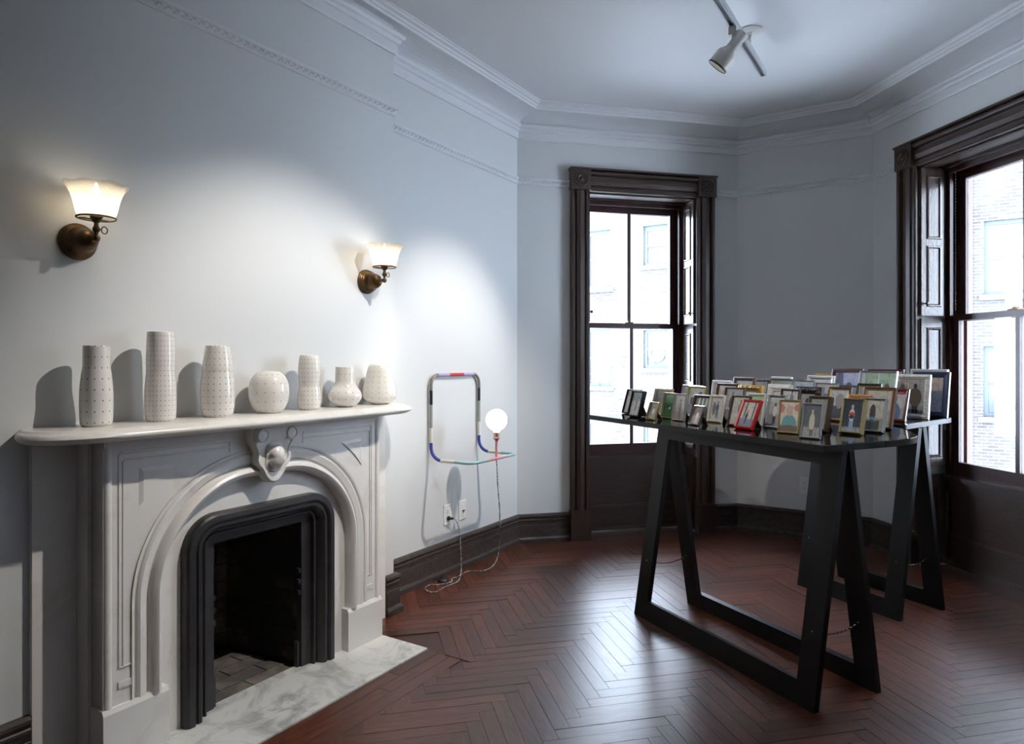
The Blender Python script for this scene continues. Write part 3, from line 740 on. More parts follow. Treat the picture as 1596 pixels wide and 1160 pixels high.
# ------------------------------------------------------------------ vases on the mantel
def vase_mat(name, N, dz, dark, base=(.76, .73, .69), size=.10):
    m = mat(name, base, .16, coat=.5, bump=.03, bscale=25); nt = m.node_tree; b = nt.nodes['Principled BSDF']
    tc = nt.nodes.new('ShaderNodeTexCoord'); sx = nt.nodes.new('ShaderNodeSeparateXYZ'); nt.links.new(tc.outputs['Object'], sx.inputs[0])
    def mth(op, a, bb=None):
        n = nt.nodes.new('ShaderNodeMath'); n.operation = op
        for i, v in enumerate((a, bb)):
            if v is None: continue
            if isinstance(v, (int, float)): n.inputs[i].default_value = v
            else: nt.links.new(v, n.inputs[i])
        return n.outputs[0]
    at = mth('ARCTAN2', sx.outputs[1], sx.outputs[0]); fa = mth('SUBTRACT', mth('FRACT', mth('MULTIPLY', mth('ADD', at, 3.3), N / (2 * math.pi))), .5)
    fz_ = mth('SUBTRACT', mth('FRACT', mth('DIVIDE', mth('ADD', sx.outputs[2], .004), dz)), .5)
    rr = mth('SQRT', mth('ADD', mth('MULTIPLY', fa, fa), mth('MULTIPLY', fz_, fz_)))
    lt = mth('LESS_THAN', rr, size)
    mx = nt.nodes.new('ShaderNodeMix'); mx.data_type = 'RGBA'; mx.inputs[6].default_value = (*base, 1); mx.inputs[7].default_value = (*dark, 1)
    nt.links.new(lt, mx.inputs[0]); nt.links.new(mx.outputs[2], b.inputs['Base Color'])
    return m
VW = .255
def vase(rows, N, dz, label, dark=(.07, .06, .06), wv=VW, mouth=.86, size=.10):
    yb = rows[-1][0]; xc = (rows[-1][1] + rows[-1][2]) / 2
    u, z, p = ray_wall(xc, yb, A, dA, wv); Yd = p.y; c = math.cos(math.atan((xc - 798) / F))
    prof = []
    zb = HC - (yb - Y0) / F * Yd
    for y, xl, xr in rows[::-1]:
        prof.append(((xr - xl) / 2 * Yd / F * c, (yb - y) / F * Yd))
    sp = [(v[0], v[1]) for v in spline([(a, b, 0) for a, b in prof], 5)]
    r0, ht = sp[0][0], sp[-1][1]; rt = sp[-1][0]
    full = [(0, 0), (r0 * .93, 0), (r0 * .97, .002), (r0, .005)] + [q for q in sp if q[1] > .005] + [(rt - .002, ht + .001), (rt - .005, ht - .002), (rt - .006, ht - .012), (rt * .8, ht * .6), (rt * .7, .02), (0, .02)]
    loc = wp(A, dA, u, wv, ZS)
    o = MB().lathe(full, (0, 0, 0), 'z', 48, False).obj('ceramic_vase', vase_mat('speckled_ceramic', N, dz, dark, size=size), None, True)
    o.location = loc
    return tag(o, label, 'vase', 'dotted white ceramic vases on the mantel shelf')
q2 = lambda L, sx, ox, oy, s: [(oy + y / s, ox + a / s, ox + b / s) for y, a, b in L]
vase(q2([(230, 373, 500), (260, 373, 502), (320, 375, 504), (360, 368, 509), (420, 360, 514), (480, 358, 516), (560, 359, 513), (592, 364, 508)], 0, 0, 460, 2.9), 13, .0335, 'medium cylindrical vase with widely spaced dots at the sconce end of the shelf', size=.075)
vase(q2([(170, 655, 778), (210, 653, 782), (300, 653, 786), (350, 655, 787), (420, 651, 796), (480, 650, 798), (540, 652, 797), (573, 658, 794)], 0, 0, 460, 2.9), 24, .0165, 'tallest cylindrical vase with close rows of fine dots', (.12, .10, .09))
vase(q2([(235, 62, 172), (270, 54, 177), (330, 41, 182), (355, 41, 182), (410, 33, 187), (470, 29, 189), (520, 34, 187), (555, 48, 180)], 0, 300, 460, 2.9), 18, .0225, 'tall rounded cylinder vase tapering at both ends beside the squat round vase', size=.085)
vase(q2([(352, 318, 384), (357, 295, 402), (380, 268, 422), (410, 254, 434), (445, 250, 438), (480, 254, 434), (515, 268, 420), (540, 290, 402)], 0, 300, 460, 2.9), 15, .034, 'squat round vase with sparse dots and small mouth', (.16, .14, .13), size=.06)
vase(q2([(277, 489, 573), (300, 482, 578), (340, 478, 581), (380, 481, 579), (415, 484, 576), (445, 477, 581), (480, 475, 582), (510, 479, 578), (522, 484, 573)], 0, 300, 460, 2.9), 18, .0185, 'slim gourd-waisted dotted vase between two round vases', (.14, .12, .11))
vase(q2([(330, 640, 727), (360, 639, 729), (395, 640, 731), (415, 636, 738), (435, 622, 756), (460, 612, 766), (485, 621, 757), (505, 645, 735), (511, 655, 725)], 0, 300, 460, 2.9), 14, .027, 'short vase with wide bulb base and straight neck', (.16, .14, .12), size=.07)
vase(q2([(318, 806, 880), (324, 796, 890), (345, 787, 899), (380, 779, 908), (420, 770, 917), (455, 767, 921), (480, 776, 912), (500, 806, 886)], 0, 300, 460, 2.9), 15, .024, 'egg-shaped vase with dark open mouth at the shelf end', (.14, .12, .11), size=.07)

# ------------------------------------------------------------------ wall lamp of painted bent tube
LAMP = empty('tube_wall_lamp', wp(A, dA, .533, .0, .69), ang(dA), 'multicoloured bent tube wall lamp with large lit globe bulb', 'wall lamp')
lc = lambda u, w, z: (u - .533, -w, z - .69)
UL, UR, ZT, ZB, WF_ = .297, .771, 1.172, .690, .300
def arc3(c, a, b, n=7): # quarter arc: c + a*cos + b*sin
    c, a, b = Vector(c), Vector(a), Vector(b)
    return [tuple(c + a * math.cos(i * math.pi / 2 / n) + b * math.sin(i * math.pi / 2 / n)) for i in range(n + 1)]
rt, rb, rf = .062, .072, .050; wk = .018
cols = {'taupe': (.21, .18, .15), 'lav': (.42, .36, .62), 'red': (.55, .06, .05), 'black': (.012, .012, .018), 'green': (.27, .29, .24), 'cream': (.66, .63, .54), 'blue': (.025, .040, .26), 'sky': (.30, .47, .52), 'pink': (.70, .30, .36), 'steel': (.45, .47, .48)}
for k, c in cols.items(): M['t_' + k] = mat('tube_paint_' + k, c, .3)
segs = []
def side(U, s):
    segs.append(('black', [(U, wk, 1.084), (U, wk, 1.004)])); segs.append(('green', [(U, wk, 1.004), (U, wk, .872)]))
    segs.append(('cream', [(U, wk, .872), (U, wk, .787)]))
    segs.append(('blue', [(U, wk, .787)] + arc3((U, wk + rb, ZB + rb), (0, -rb, 0), (0, 0, -rb))))
    segs.append(('cream', [(U, wk + rb, ZB), (U, .185, ZB)]))
side(UL, 1); side(UR, -1)
segs.append(('taupe', [(UL, wk, 1.084)] + arc3((UL + rt, wk, ZT - rt), (-rt, 0, 0), (0, 0, rt))))
segs.append(('taupe', [(UR, wk, 1.084)] + arc3((UR - rt, wk, ZT - rt), (rt, 0, 0), (0, 0, rt))))
ua, ub = UL + rt, UR - rt
for c, a, b in (('lav', 0, .30), ('red', .30, .70), ('lav', .70, 1)): segs.append((c, [(ua + (ub - ua) * a, wk, ZT), (ua + (ub - ua) * b, wk, ZT)]))
segs.append(('sky', [(UL, .185, ZB)] + arc3((UL + rf, WF_ - rf, ZB), (-rf, 0, 0), (0, rf, 0)) + [(.405, WF_, ZB)]))
segs.append(('steel', [(.405, WF_, ZB), (.470, WF_, ZB)])); segs.append(('pink', [(.470, WF_, ZB), (.600, WF_, ZB)])); segs.append(('steel', [(.600, WF_, ZB), (.690, WF_, ZB)]))
segs.append(('sky', [(UR, .185, ZB)] + arc3((UR - rf, WF_ - rf, ZB), (rf, 0, 0), (0, rf, 0)) + [(.690, WF_, ZB)]))
for c, pts in segs: MB().tube([lc(*p) for p in pts], .0095, 12).obj('tube_segment', 't_' + c, LAMP, 50)
US = .545
MB().tube([lc(US, WF_, ZB - .008), lc(US, WF_, .800)], .0075, 10).obj('stem', 't_pink', LAMP, 50)
MB().lathe([(.008, .098), (.010, .106), (.019, .114), (.019, .120), (.0165, .122), (.0165, .150), (.0, .150)], lc(US, WF_, .69), 'z', 20, False).obj('socket', 'copper', LAMP, 40)
bl = [(.0, .138), (.0145, .139), (.0165, .150), (.022, .163)] + [(.0625 * math.sin(t), .222 - .0625 * math.cos(t)) for t in [R(26 + i * 11) for i in range(15)]]
MB().lathe(bl, lc(US, WF_, .69), 'z', 32, False).obj('globe_bulb', 'bulb', LAMP, True)
def twist_mat():
    m = mat('black_and_white_twisted_cord', (.6, .6, .62), .5); nt = m.node_tree; b = nt.nodes['Principled BSDF']
    tc = nt.nodes.new('ShaderNodeTexCoord'); ck = nt.nodes.new('ShaderNodeTexNoise'); ck.inputs['Scale'].default_value = 140
    cr = nt.nodes.new('ShaderNodeValToRGB'); cr.color_ramp.interpolation = 'CONSTANT'; cr.color_ramp.elements[0].color = (.03, .03, .04, 1); cr.color_ramp.elements[1].position = .5; cr.color_ramp.elements[1].color = (.7, .7, .72, 1)
    nt.links.new(tc.outputs['Object'], ck.inputs['Vector']); nt.links.new(ck.outputs['Fac'], cr.inputs[0]); nt.links.new(cr.outputs[0], b.inputs['Base Color'])
    return m
M['cord'] = twist_mat(); M['cordb'] = mat('grey_cord_strand', (.16, .16, .17), .5)
inv = LAMP.matrix_basis.inverted()
def cord_fl(x, y, z=.006):
    p = ray_floor(x, y, z); return p
def cord_w(x, y, w):
    u, z, p = ray_wall(x, y, A, dA, w); return wp(A, dA, u, w, z)
path = [wp(A, dA, US, WF_, ZB - .01), wp(A, dA, US + .03, .285, .60), cord_w(776, 760, .22), cord_w(779, 800, .14), cord_w(779, 835, .085), cord_w(778, 852, .062), cord_fl(776, 866), cord_fl(770, 880), cord_fl(757, 889), cord_fl(743, 890), cord_fl(728, 891), cord_fl(716, 898), cord_fl(705, 902), cord_fl(704, 907), cord_fl(692, 910),
        cord_fl(681, 912), cord_fl(672, 911), cord_fl(663, 917), cord_fl(668, 922), cord_fl(681, 922.5), cord_fl(692, 916), cord_fl(704, 911), cord_fl(714, 906), cord_fl(718, 896), cord_w(719, 880, .07), cord_w(718, 853, .055), cord_w(716, 827, .045), cord_w(711, 812, .04), cord_w(703.6, 806.6, .036)]
path = spline(path, 8)
cumul = 0; s1, s2 = [], []
for i, p in enumerate(path):
    a = path[max(i - 1, 0)]; b = path[min(i + 1, len(path) - 1)]; t = (b - a); t = t.normalized() if t.length > 1e-6 else Vector((0, 0, 1))
    x = Vector((0, 0, 1)) if abs(t.z) < .8 else Vector((nA.x, nA.y, 0)); x = (x - t * x.dot(t)).normalized(); y = t.cross(x)
    if i: cumul += (path[i] - path[i - 1]).length
    th = cumul * 2 * math.pi / .028; r_ = .0024
    for sl, ph in ((s1, 0), (s2, math.pi)): 
        q = p + x * r_ * math.cos(th + ph) + y * r_ * math.sin(th + ph); q.z = max(q.z, .0035); sl.append(inv @ q)
MB().tube(s1, .0019, 5).obj('cord', 'cord', LAMP, True); MB().tube(s2, .0019, 5).obj('cord', 'cordb', LAMP, True)
fs_ = ray_floor(691, 906); fs_l = inv @ Vector((fs_.x, fs_.y, 0))
MB().lathe([(0, .001), (.033, .001), (.034, .008), (.030, .014), (.016, .019), (.014, .024), (.012, .029), (0, .030)], tuple(fs_l), 'z', 24).obj('foot_switch', 'rubber', LAMP, 40)

# ------------------------------------------------------------------ outlets
def plate(name, O, d, u, z, label, cat, outlet=True):
    r = empty(name, wp(O, d, u, .0, z), ang(d), label, cat)
    m = MB(); m.rings([[(a * .036, -.0002, b * .059) for a, b in ((-1, -1), (1, -1), (1, 1), (-1, 1))], [(a * .036, -.004, b * .059) for a, b in ((-1, -1), (1, -1), (1, 1), (-1, 1))], [(a * .033, -.006, b * .056) for a, b in ((-1, -1), (1, -1), (1, 1), (-1, 1))]], True, True)
    m.obj('cover_plate', 'white', r)
    if outlet:
        for s in (-1, 1):
            f = MB().lathe([(.0165, -.005), (.0165, -.0075), (0, -.0076)], (0, 0, s * .020), 'y', 20, False).obj('receptacle', 'white', r)
            MB().box(-.0075, -.0055, -.0082, -.007, s * .020, s * .020 + .008).box(.0055, .0075, -.0082, -.007, s * .020, s * .020 + .008).lathe([(.003, -.0082), (.003, -.007)], (0, 0, s * .020 - .007), 'y', 8).obj('slots', 'slot', f)
    else:
        MB().box(-.0165, .0165, -.0075, -.005, -.034, .034).obj('rocker', 'white', r); MB().box(-.006, .010, -.016, -.007, -.006, .0).obj('slider_knob', 'slot', r)
    return r
plate('wall_outlet', A, dA, .469, .344, 'white wall outlet with black plug under the tube lamp', 'outlet')
plate('dimmer_switch', A, dA, .616, .344, 'white dimmer switch plate beside the plugged outlet', 'switch', False)
uo, zo, _ = ray_wall(1254.5, 757, Cp, dC, 0)
plate('wall_outlet', Cp, dC, uo, zo, 'white wall outlet on the plain bay wall behind the table legs', 'outlet')
pl = inv @ wp(A, dA, .469, .007, .323)
MB().lathe([(.013, 0), (.013, -.010), (.010, -.014), (.006, -.018), (.006, -.034), (0, -.034)], tuple(pl), 'y', 14).obj('plug', 'rubber', LAMP, 40)

# ------------------------------------------------------------------ ceiling track and spotlights
TW, TZ = 1.63, 2.86
trk = empty('light_track', wp(A, dA, 1.24, TW, TZ), ang(dA), 'white ceiling light track on a round canopy', 'light track')
TL = 5.2
MB().box(-TL, 0, -.018, -.010, -.016, .016).box(-TL, 0, .010, .018, -.016, .016).box(-TL, 0, -.010, .010, .006, .016).obj('rail', 'alu', trk)
MB().box(-TL, -.004, -.0095, .0095, -.006, .006).obj('channel', mat('grey_track_channel', (.14, .14, .15), .5), trk); MB().box(-.004, .003, -.018, .018, -.016, .016).obj('end_cap', 'track', trk)
pc = ray_floor(1180, 45, ZC)
ci = trk.matrix_basis.inverted() @ Vector((pc.x, pc.y, ZC))
for dx in (0, -1.6):
    cn = MB().lathe([(0, 0), (.062, 0), (.062, -.006), (.050, -.011), (.020, -.015), (.014, -.022), (0, -.022)], (ci[0] + dx, 0, ZC - TZ), 'z', 28, False).obj('canopy', 'track', trk, 40)
    MB().tube([(ci[0] + dx, 0, ZC - TZ - .02), (ci[0] + dx, 0, .05), (ci[0] + dx, 0, .015)], [.007, .007, .005], 10).obj('stem', 'track', trk, 40)
    for k in range(3): MB().box(ci[0] + dx + .016 * k, ci[0] + dx + .008 + .016 * k, .012, .030, .012, .020).obj('clip_screw', 'alu', trk)
def tp_w(x, y, z): return Vector((x, y, z))
def spot(u, target, energy, size, blend, label, color=(1, .945, .85)):
    base = wp(A, dA, u, TW, TZ - .016)
    r = empty('track_spotlight', base, 0, label, 'spotlight', 'spotlights on the ceiling track')
    piv = Vector((0, 0, -.085)); aim = (Vector(target) - (base + piv)).normalized()
    rot = aim.to_track_quat('Z', 'Y').to_matrix()
    MB(lambda x, y, z: Vector((dA.x * x - dA.y * y, dA.y * x + dA.x * y, z))).box(-.020, .020, -.018, .018, -.036, .004).obj('adapter', 'track', r)
    MB().tube([(0, 0, -.034), (0, 0, -.084)], .008, 10).obj('stem', 'track', r, 40)
    side_ = rot @ Vector((1, 0, 0))
    off = piv
    X = lambda x, y, z: off + rot @ Vector((x, y, z))
    MB(X).lathe([(0, -.070), (.026, -.070), (.028, -.066), (.028, .012), (.030, .020), (.048, .045), (.050, .052), (.050, .112), (.048, .115), (.046, .112), (.045, .060), (.0, .055)], (0, 0, 0), 'z', 32, False).obj('housing', 'track', r, 35)
    MB(X).lathe([(.0505, .108), (.0510, .112), (.0505, .116), (.0470, .116), (.0465, .112)], (0, 0, 0), 'z', 32, False).obj('rim', 'slot', r, True)
    MB(X).lathe([(.043, .092), (.030, .098), (0, .100)], (0, 0, 0), 'z', 24, False).obj('lens', mat('spot_lens', (.8, .8, .78), .1, emit=(1, .95, .85), estr=.8), r, True)
    l = bpy.data.lights.new('spot_beam', 'SPOT'); l.energy = energy; l.spot_size = R(size); l.spot_blend = blend; l.color = color; l.shadow_soft_size = .022
    lo = bpy.data.objects.new('spot_beam', l); COL.objects.link(lo); lo.parent = r
    lo.matrix_local = Matrix.Translation(piv + aim * .125) @ aim.to_track_quat('-Z', 'Y').to_matrix().to_4x4()
    return r
us_, _, _ = ray_wall(1143, 20, A, dA, TW)
spot(us_, wp(A, dA, .42, 0, .88), 175, 56, .8, 'white track spotlight aimed at the tube lamp wall')
spot(-.62, wp(A, dA, -.90, CH, .62), 146, 70, .75, 'white track spotlight aimed at the mantel vases')

spot(-1.45, tp_w(1.45, 3.0, .95), 95, 46, .7, 'white track spotlight aimed at the photo frame tables')

# ------------------------------------------------------------------ trestle tables
gA = R(25.9); gv = Vector((math.cos(gA), math.sin(gA))); ev = Vector((-gv.y, gv.x)); TO = Vector((1.232, 2.478)); ZTAB = .950
def tp(g, e, z=0): p = TO + gv * g + ev * e; return Vector((p.x, p.y, z))
def trestle(root, g0, e0, L, half, ztop):
    bw, bt = .086, .026; gt = .030
    def frame(s):
        dx = (half - gt); n_ = math.hypot(dx, ztop)
        fr = MB(); ux = Vector((s * -dx / n_, 0, ztop / n_))   # up the leg
        nx = Vector((s * ztop / n_, 0, dx / n_))               # outwards
        def brd(name, a, b, e1, e2, par=None):                  # a,b: distance along the leg
            o = Vector((g0 + s * half, e0, 0)); vs = []
            for k in (0, -bt):
                for (t, e) in ((a, e1), (b, e1), (b, e2), (a, e2)): vs.append(tuple(o + ux * t + Vector((0, e, 0)) + nx * k))
            vs = [(v[0], v[1], max(v[2], 0.0)) for v in vs]
            return MB().add(vs, [(0, 1, 2, 3), (7, 6, 5, 4), (0, 4, 5, 1), (1, 5, 6, 2), (2, 6, 7, 3), (3, 7, 4, 0)]).obj(name, 'black', par)
        fo = brd('trestle_frame', 0, bw, bw, L - bw, root)      # bottom rail carries its legs and top rail
        brd('leg', 0, n_, 0, bw, fo); brd('leg', 0, n_, L - bw, L, fo); brd('top_rail', n_ - .06, n_, bw, L - bw, fo)
    frame(-1); frame(1)
    zc = .27; gx = half - (half - gt) * zc / ztop
    for e in (bw * .5, L - bw * .5):
        n = 26; pts = []
        for i in range(n + 1):
            t = i / n; pts.append((g0 - gx + 2 * gx * t + .002 * (i % 2), e0 + e + .0025 * (i % 2), zc - .03 * (1 - (2 * t - 1) ** 2)))
        MB().tube(pts, .0028, 5).obj('chain', 'chain', root)
def top_mesh(poly, z0, z1):
    n = len(poly); c = (sum(p[0] for p in poly) / n, sum(p[1] for p in poly) / n); b = .0025
    sh_ = lambda k: [(x - (x - c[0]) / max(math.hypot(x - c[0], y - c[1]), 1e-6) * k, y - (y - c[1]) / max(math.hypot(x - c[0], y - c[1]), 1e-6) * k) for x, y in poly]
    return MB().rings([[(x, y, z0) for x, y in poly], [(x, y, z1 - b) for x, y in poly], [(x, y, z1) for x, y in sh_(b)]], True, True)
def satin_sides(o):
    o.data.materials.append(M['edge'])                      # satin sides invented to mute the window's reflection on the polished edge
    for p in o.data.polygons:
        if abs(p.normal.z) < .3: p.material_index = 1
    return o
t1 = empty('trestle_table', (TO.x, TO.y, 0), gA, 'long black trestle table with a rounded leaf, holding rows of photo frames', 'table')
trestle(t1, 0, 0, 1.062, .181, .925)
GS = .194
satin_sides(top_mesh([(-.140, -.008), (GS - .0015, -.008), (GS - .0015, 1.535), (-.140, 1.535)], .925, ZTAB).obj('table_leaf', 'gloss', t1))
near = [(GS + .0015, -.008), (.33, .0), (.42, .025), (.47, .05), (.525, .09), (.60, .16), (.66, .225), (.73, .32), (.79, .45), (.83, .60), (.842, .765)]
ell = [(v.x, v.y) for v in spline([(a, b, 0) for a, b in near], 3)]
ell = ell + [(a, 1.53 - b) for a, b in ell[::-1][1:]]
satin_sides(top_mesh(ell, .925, ZTAB).obj('table_leaf', 'gloss', t1))
MB().box(.04, .60, .30, .36, .905, .925).box(.04, .60, .82, .88, .905, .925).obj('batten', 'black', t1)
t2 = empty('trestle_table', tp(1.078, .42), gA, 'shorter black trestle table with rounded corners by the shuttered window', 'table')
trestle(t2, 0, 0, .60, .178, .925)
raw = [(.90, .390), (1.50, .530), (1.555, .595), (1.545, 1.36), (1.49, 1.42), (.945, 1.42), (.885, 1.36), (.868, .44)]
def rounded(poly, r, n=6):
    o = []
    for i, p in enumerate(poly):
        p = Vector(p); a = Vector(poly[i - 1]); b = Vector(poly[(i + 1) % len(poly)])
        k = min(r, (a - p).length * .45, (b - p).length * .45); q0 = p + (a - p).normalized() * k; q1 = p + (b - p).normalized() * k
        for j in range(n + 1):
            t = j / n; q = q0 * (1 - t) ** 2 + p * 2 * t * (1 - t) + q1 * t * t; o.append((q.x, q.y))
    return o
satin_sides(top_mesh([(x - 1.078, y - .42) for x, y in rounded(raw, .05)], .925, ZTAB).obj('tabletop', 'gloss', t2))

# ------------------------------------------------------------------ photo frames
def photo_mat(top, bot, split, figs):
    m = mat('photo_print', top, .25, coat=.6); nt = m.node_tree; b = nt.nodes['Principled BSDF']
    uv = nt.nodes.new('ShaderNodeUVMap'); uv.uv_map = 'UVMap'; sx = nt.nodes.new('ShaderNodeSeparateXYZ'); nt.links.new(uv.outputs[0], sx.inputs[0])
    def mth(op, a, bb=None):
        n = nt.nodes.new('ShaderNodeMath'); n.operation = op
        for i, v in enumerate((a, bb)):
            if v is None: continue
            if isinstance(v, (int, float)): n.inputs[i].default_value = v
            else: nt.links.new(v, n.inputs[i])
        return n.outputs[0]
    def mix(fac, a, c):
        x = nt.nodes.new('ShaderNodeMix'); x.data_type = 'RGBA'
        for i, v in ((0, fac), (6, a), (7, c)):
            if isinstance(v, (int, float)): x.inputs[i].default_value = v
            elif isinstance(v, tuple): x.inputs[i].default_value = (*v, 1)
            else: nt.links.new(v, x.inputs[i])
        return x.outputs[2]
    nz = nt.nodes.new('ShaderNodeTexNoise'); nz.inputs['Scale'].default_value = 7; nz.inputs['Detail'].default_value = 5; nt.links.new(uv.outputs[0], nz.inputs['Vector'])
    st = mth('MULTIPLY', mth('ADD', mth('SUBTRACT', sx.outputs[1], split), .03), 16); 
    cl = nt.nodes.new('ShaderNodeClamp'); nt.links.new(st, cl.inputs[0])
    c = mix(cl.outputs[0], bot, top)
    c = mix(mth('MULTIPLY', mth('GREATER_THAN', nz.outputs['Fac'], .54), .35), c, tuple(v * .35 for v in top))
    for cx_, cy_2, rx, ry, col in figs:
        a = mth('DIVIDE', mth('SUBTRACT', sx.outputs[0], cx_), rx); d_ = mth('DIVIDE', mth('SUBTRACT', sx.outputs[1], cy_2), ry)
        p4 = lambda q: mth('MULTIPLY', q, q)
        ins = mth('LESS_THAN', mth('ADD', p4(a), p4(d_)), 1.0)
        c = mix(ins, c, col)
    nt.links.new(c, b.inputs['Base Color'])
    return m
def stand(cx=.5, s=1., head=(.10, .07, .05), body=(.1, .1, .12), legs=(.05, .06, .1), base=.08):
    return [(cx - .05 * s, base + .20 * s, .055 * s, .24 * s, legs), (cx + .06 * s, base + .20 * s, .055 * s, .24 * s, legs), (cx, base + .50 * s, .15 * s, .20 * s, body), (cx, base + .76 * s, .065 * s, .075 * s, head)]
def bust(cx=.5, head=(.10, .07, .05), body=(.1, .1, .12), s=1.):
    return [(cx, .18 * s, .40 * s, .36 * s, body), (cx, .66 * s, .16 * s, .17 * s, head)]
GREY, PALE, SKY = (.24, .24, .25), (.55, .54, .52), (.45, .52, .56)
fm = {}
def fmat(k):
    d = {'black': ((.010, .010, .012), .35, 0), 'gold': ((.52, .42, .20), .3, .75), 'pine': ((.62, .46, .28), .5, 0), 'silver': ((.50, .51, .54), .28, .8), 'brown': ((.085, .035, .018), .4, 0), 'cream': ((.48, .44, .36), .5, 0),
         'chrome': ((.75, .76, .78), .12, 1), 'white': ((.66, .65, .62), .45, 0), 'walnut': ((.070, .038, .020), .45, 0), 'navy': ((.008, .012, .055), .4, 0), 'ornategold': ((.42, .25, .06), .35, .7), 'red': ((.42, .008, .012), .3, 0),
         'darkcarved': ((.022, .013, .010), .45, 0), 'maroon': ((.055, .010, .012), .35, 0), 'green': ((.012, .030, .022), .4, 0), 'orange': ((.48, .22, .07), .45, 0), 'mahogany': ((.12, .025, .015), .35, 0), 'grey': ((.10, .10, .11), .4, 0), 'goldwood': ((.16, .06, .025), .35, 0)}[k]
    if k not in fm: fm[k] = mat('frame_' + k, d[0], d[1], d[2])
    return fm[k]
gi = R(25.9)
def solve_frame(tlx, tly, trx, yb, dlt, lean):
    a = gi + R(dlt); back = Vector((math.cos(a), math.sin(a))); right = Vector((back.y, -back.x))
    def f(xb):
        b = ray_floor(xb, yb, ZTAB); s = (tlx - 798) / F
        t = (s * b.y - b.x) / (back.x - s * back.y)          # distance back where the ray of the top corner crosses
        p = Vector((b.x, b.y)) + back * t; dz = HC - (tly - Y0) / F * p.y - ZTAB
        return t - dz * math.tan(R(lean)), b, p, dz
    lo, hi = tlx - 60, tlx + 20
    for _ in range(50):
        mid = (lo + hi) / 2
        if f(mid)[0] > 0: lo = mid
        else: hi = mid
    _, b, p, dz = f((lo + hi) / 2)
    s = (trx - 798) / F; Wd = (s * p.y - p.x) / (right.x - s * right.y)
    return b, right, back, Wd, math.hypot(dz, dz * math.tan(R(lean)))
FR_REPORT = []
def frame(tlx, tly, trx, yb, dlt, lean, style, bw, photo, label, th=.014, ornate=False, inner=None, matw=0.):
    b, right, back, Wd, H = solve_frame(tlx, tly, trx, yb, dlt, lean)
    c = b + Vector((right.x, right.y, 0)) * Wd / 2
    r = empty('photo_frame', (c.x, c.y, ZTAB), ang(right), label, 'photo frame', 'framed photographs standing on the trestle tables')
    q = Vector((c.x, c.y)) - TO; FR_REPORT.append((style, round(Wd, 3), round(H, 3), round(q.dot(gv), 2), round(q.dot(ev), 2)))
    cl, sl = math.cos(R(lean)), math.sin(R(lean))
    X = lambda x, y, z: Vector((x, y * cl + z * sl, -y * sl + z * cl + th * sl))
    prof = [(0, th), (0, .003), (.003, 0), (bw * .35, -.002), (bw * .7, .001), (bw - .002, .002), (bw, .005), (bw, th)]
    cor = lambda i: [(-Wd / 2 + i, i), (Wd / 2 - i, i), (Wd / 2 - i, H - i), (-Wd / 2 + i, H - i)]
    rs = []
    for k in range(4): rs.append([(cor(i)[k][0], y, cor(i)[k][1]) for i, y in prof])
    fo = MB(X).rings(rs, True, False, True).obj('moulding', fmat(style), r, False)
    if ornate:
        o = MB(X); rnd = random.Random(len(FR_REPORT))
        for k in range(4):
            p0, p1 = Vector(cor(bw / 2)[k]), Vector(cor(bw / 2)[(k + 1) % 4]); n = max(6, int((p1 - p0).length / .011))
            for i in range(n):
                c0 = p0.lerp(p1, i / n) ; rad = bw * (.30 + .2 * rnd.random()); ph = rnd.random() * 6
                ring = [(c0.x + rad * math.cos(ph + t * 1.047), -.001, c0.y + rad * .8 * math.sin(ph + t * 1.047)) for t in range(6)]
                o.add(ring + [(c0.x, -.006 - .004 * rnd.random(), c0.y)], [(t, (t + 1) % 6, 6) for t in range(6)])
        oc = o.obj('carving', fmat(style), fo, False, False); oc['kind'] = 'stuff'
    i0 = bw
    if inner:
        i1 = bw + .005; MB(X).rings([[(cor(i)[k][0], y, cor(i)[k][1]) for i, y in ((i0 - .001, .002), (i1, .006), (i1, .010), (i0 - .001, .010))] for k in range(4)], True, False, True).obj('inner_lip', fmat(inner), fo); i0 = i1
    if matw:
        i1 = i0 + matw; MB(X).rings([[(cor(i)[k][0], y, cor(i)[k][1]) for i, y in ((i0 - .001, .007), (i1, .007), (i1, .010), (i0 - .001, .010))] for k in range(4)], True, False, True).obj('mat_board', fmat('white'), r); i0 = i1
    pv = [X(x, .0085, z) for x, z in cor(i0 - .001)]
    me = bpy.data.meshes.new('photo'); me.from_pydata([tuple(v) for v in pv], [], [(0, 1, 2, 3)]); u = me.uv_layers.new(name='UVMap')
    for k, t in enumerate(((0, 0), (1, 0), (1, 1), (0, 1))): u.data[k].uv = t
    me.materials.append(photo_mat(*photo)); po = bpy.data.objects.new('photo', me); COL.objects.link(po); po.parent = r
    MB(X).box(-Wd / 2 + .004, Wd / 2 - .004, th - .003, th + .001, .004, H - .004).obj('backing', 'rubber', r)
    # easel strut: hinged at 2/3 height, foot on the table behind
    zt = H * .62; top = X(0, th + .001, zt); fw_2 = min(.05, Wd * .35)
    foot_y = top.y + max(.035, top.z * math.tan(R(max(22 - lean, 8))))
    vs = [(-fw_2 / 2, top.y, top.z), (fw_2 / 2, top.y, top.z), (fw_2 * .7, foot_y, .0005), (-fw_2 * .7, foot_y, .0005)]
    MB().add(vs + [(x, y + .003, z) for x, y, z in vs], [(0, 1, 2, 3), (7, 6, 5, 4), (0, 4, 5, 1), (1, 5, 6, 2), (2, 6, 7, 3), (3, 7, 4, 0)]).obj('easel_strut', 'rubber', r)
    return r
RD, NV, WH, TL_, OL = (.45, .06, .05), (.025, .03, .06), (.62, .61, .58), (.12, .30, .33), (.12, .10, .07)
GH = (.42, .40, .38)
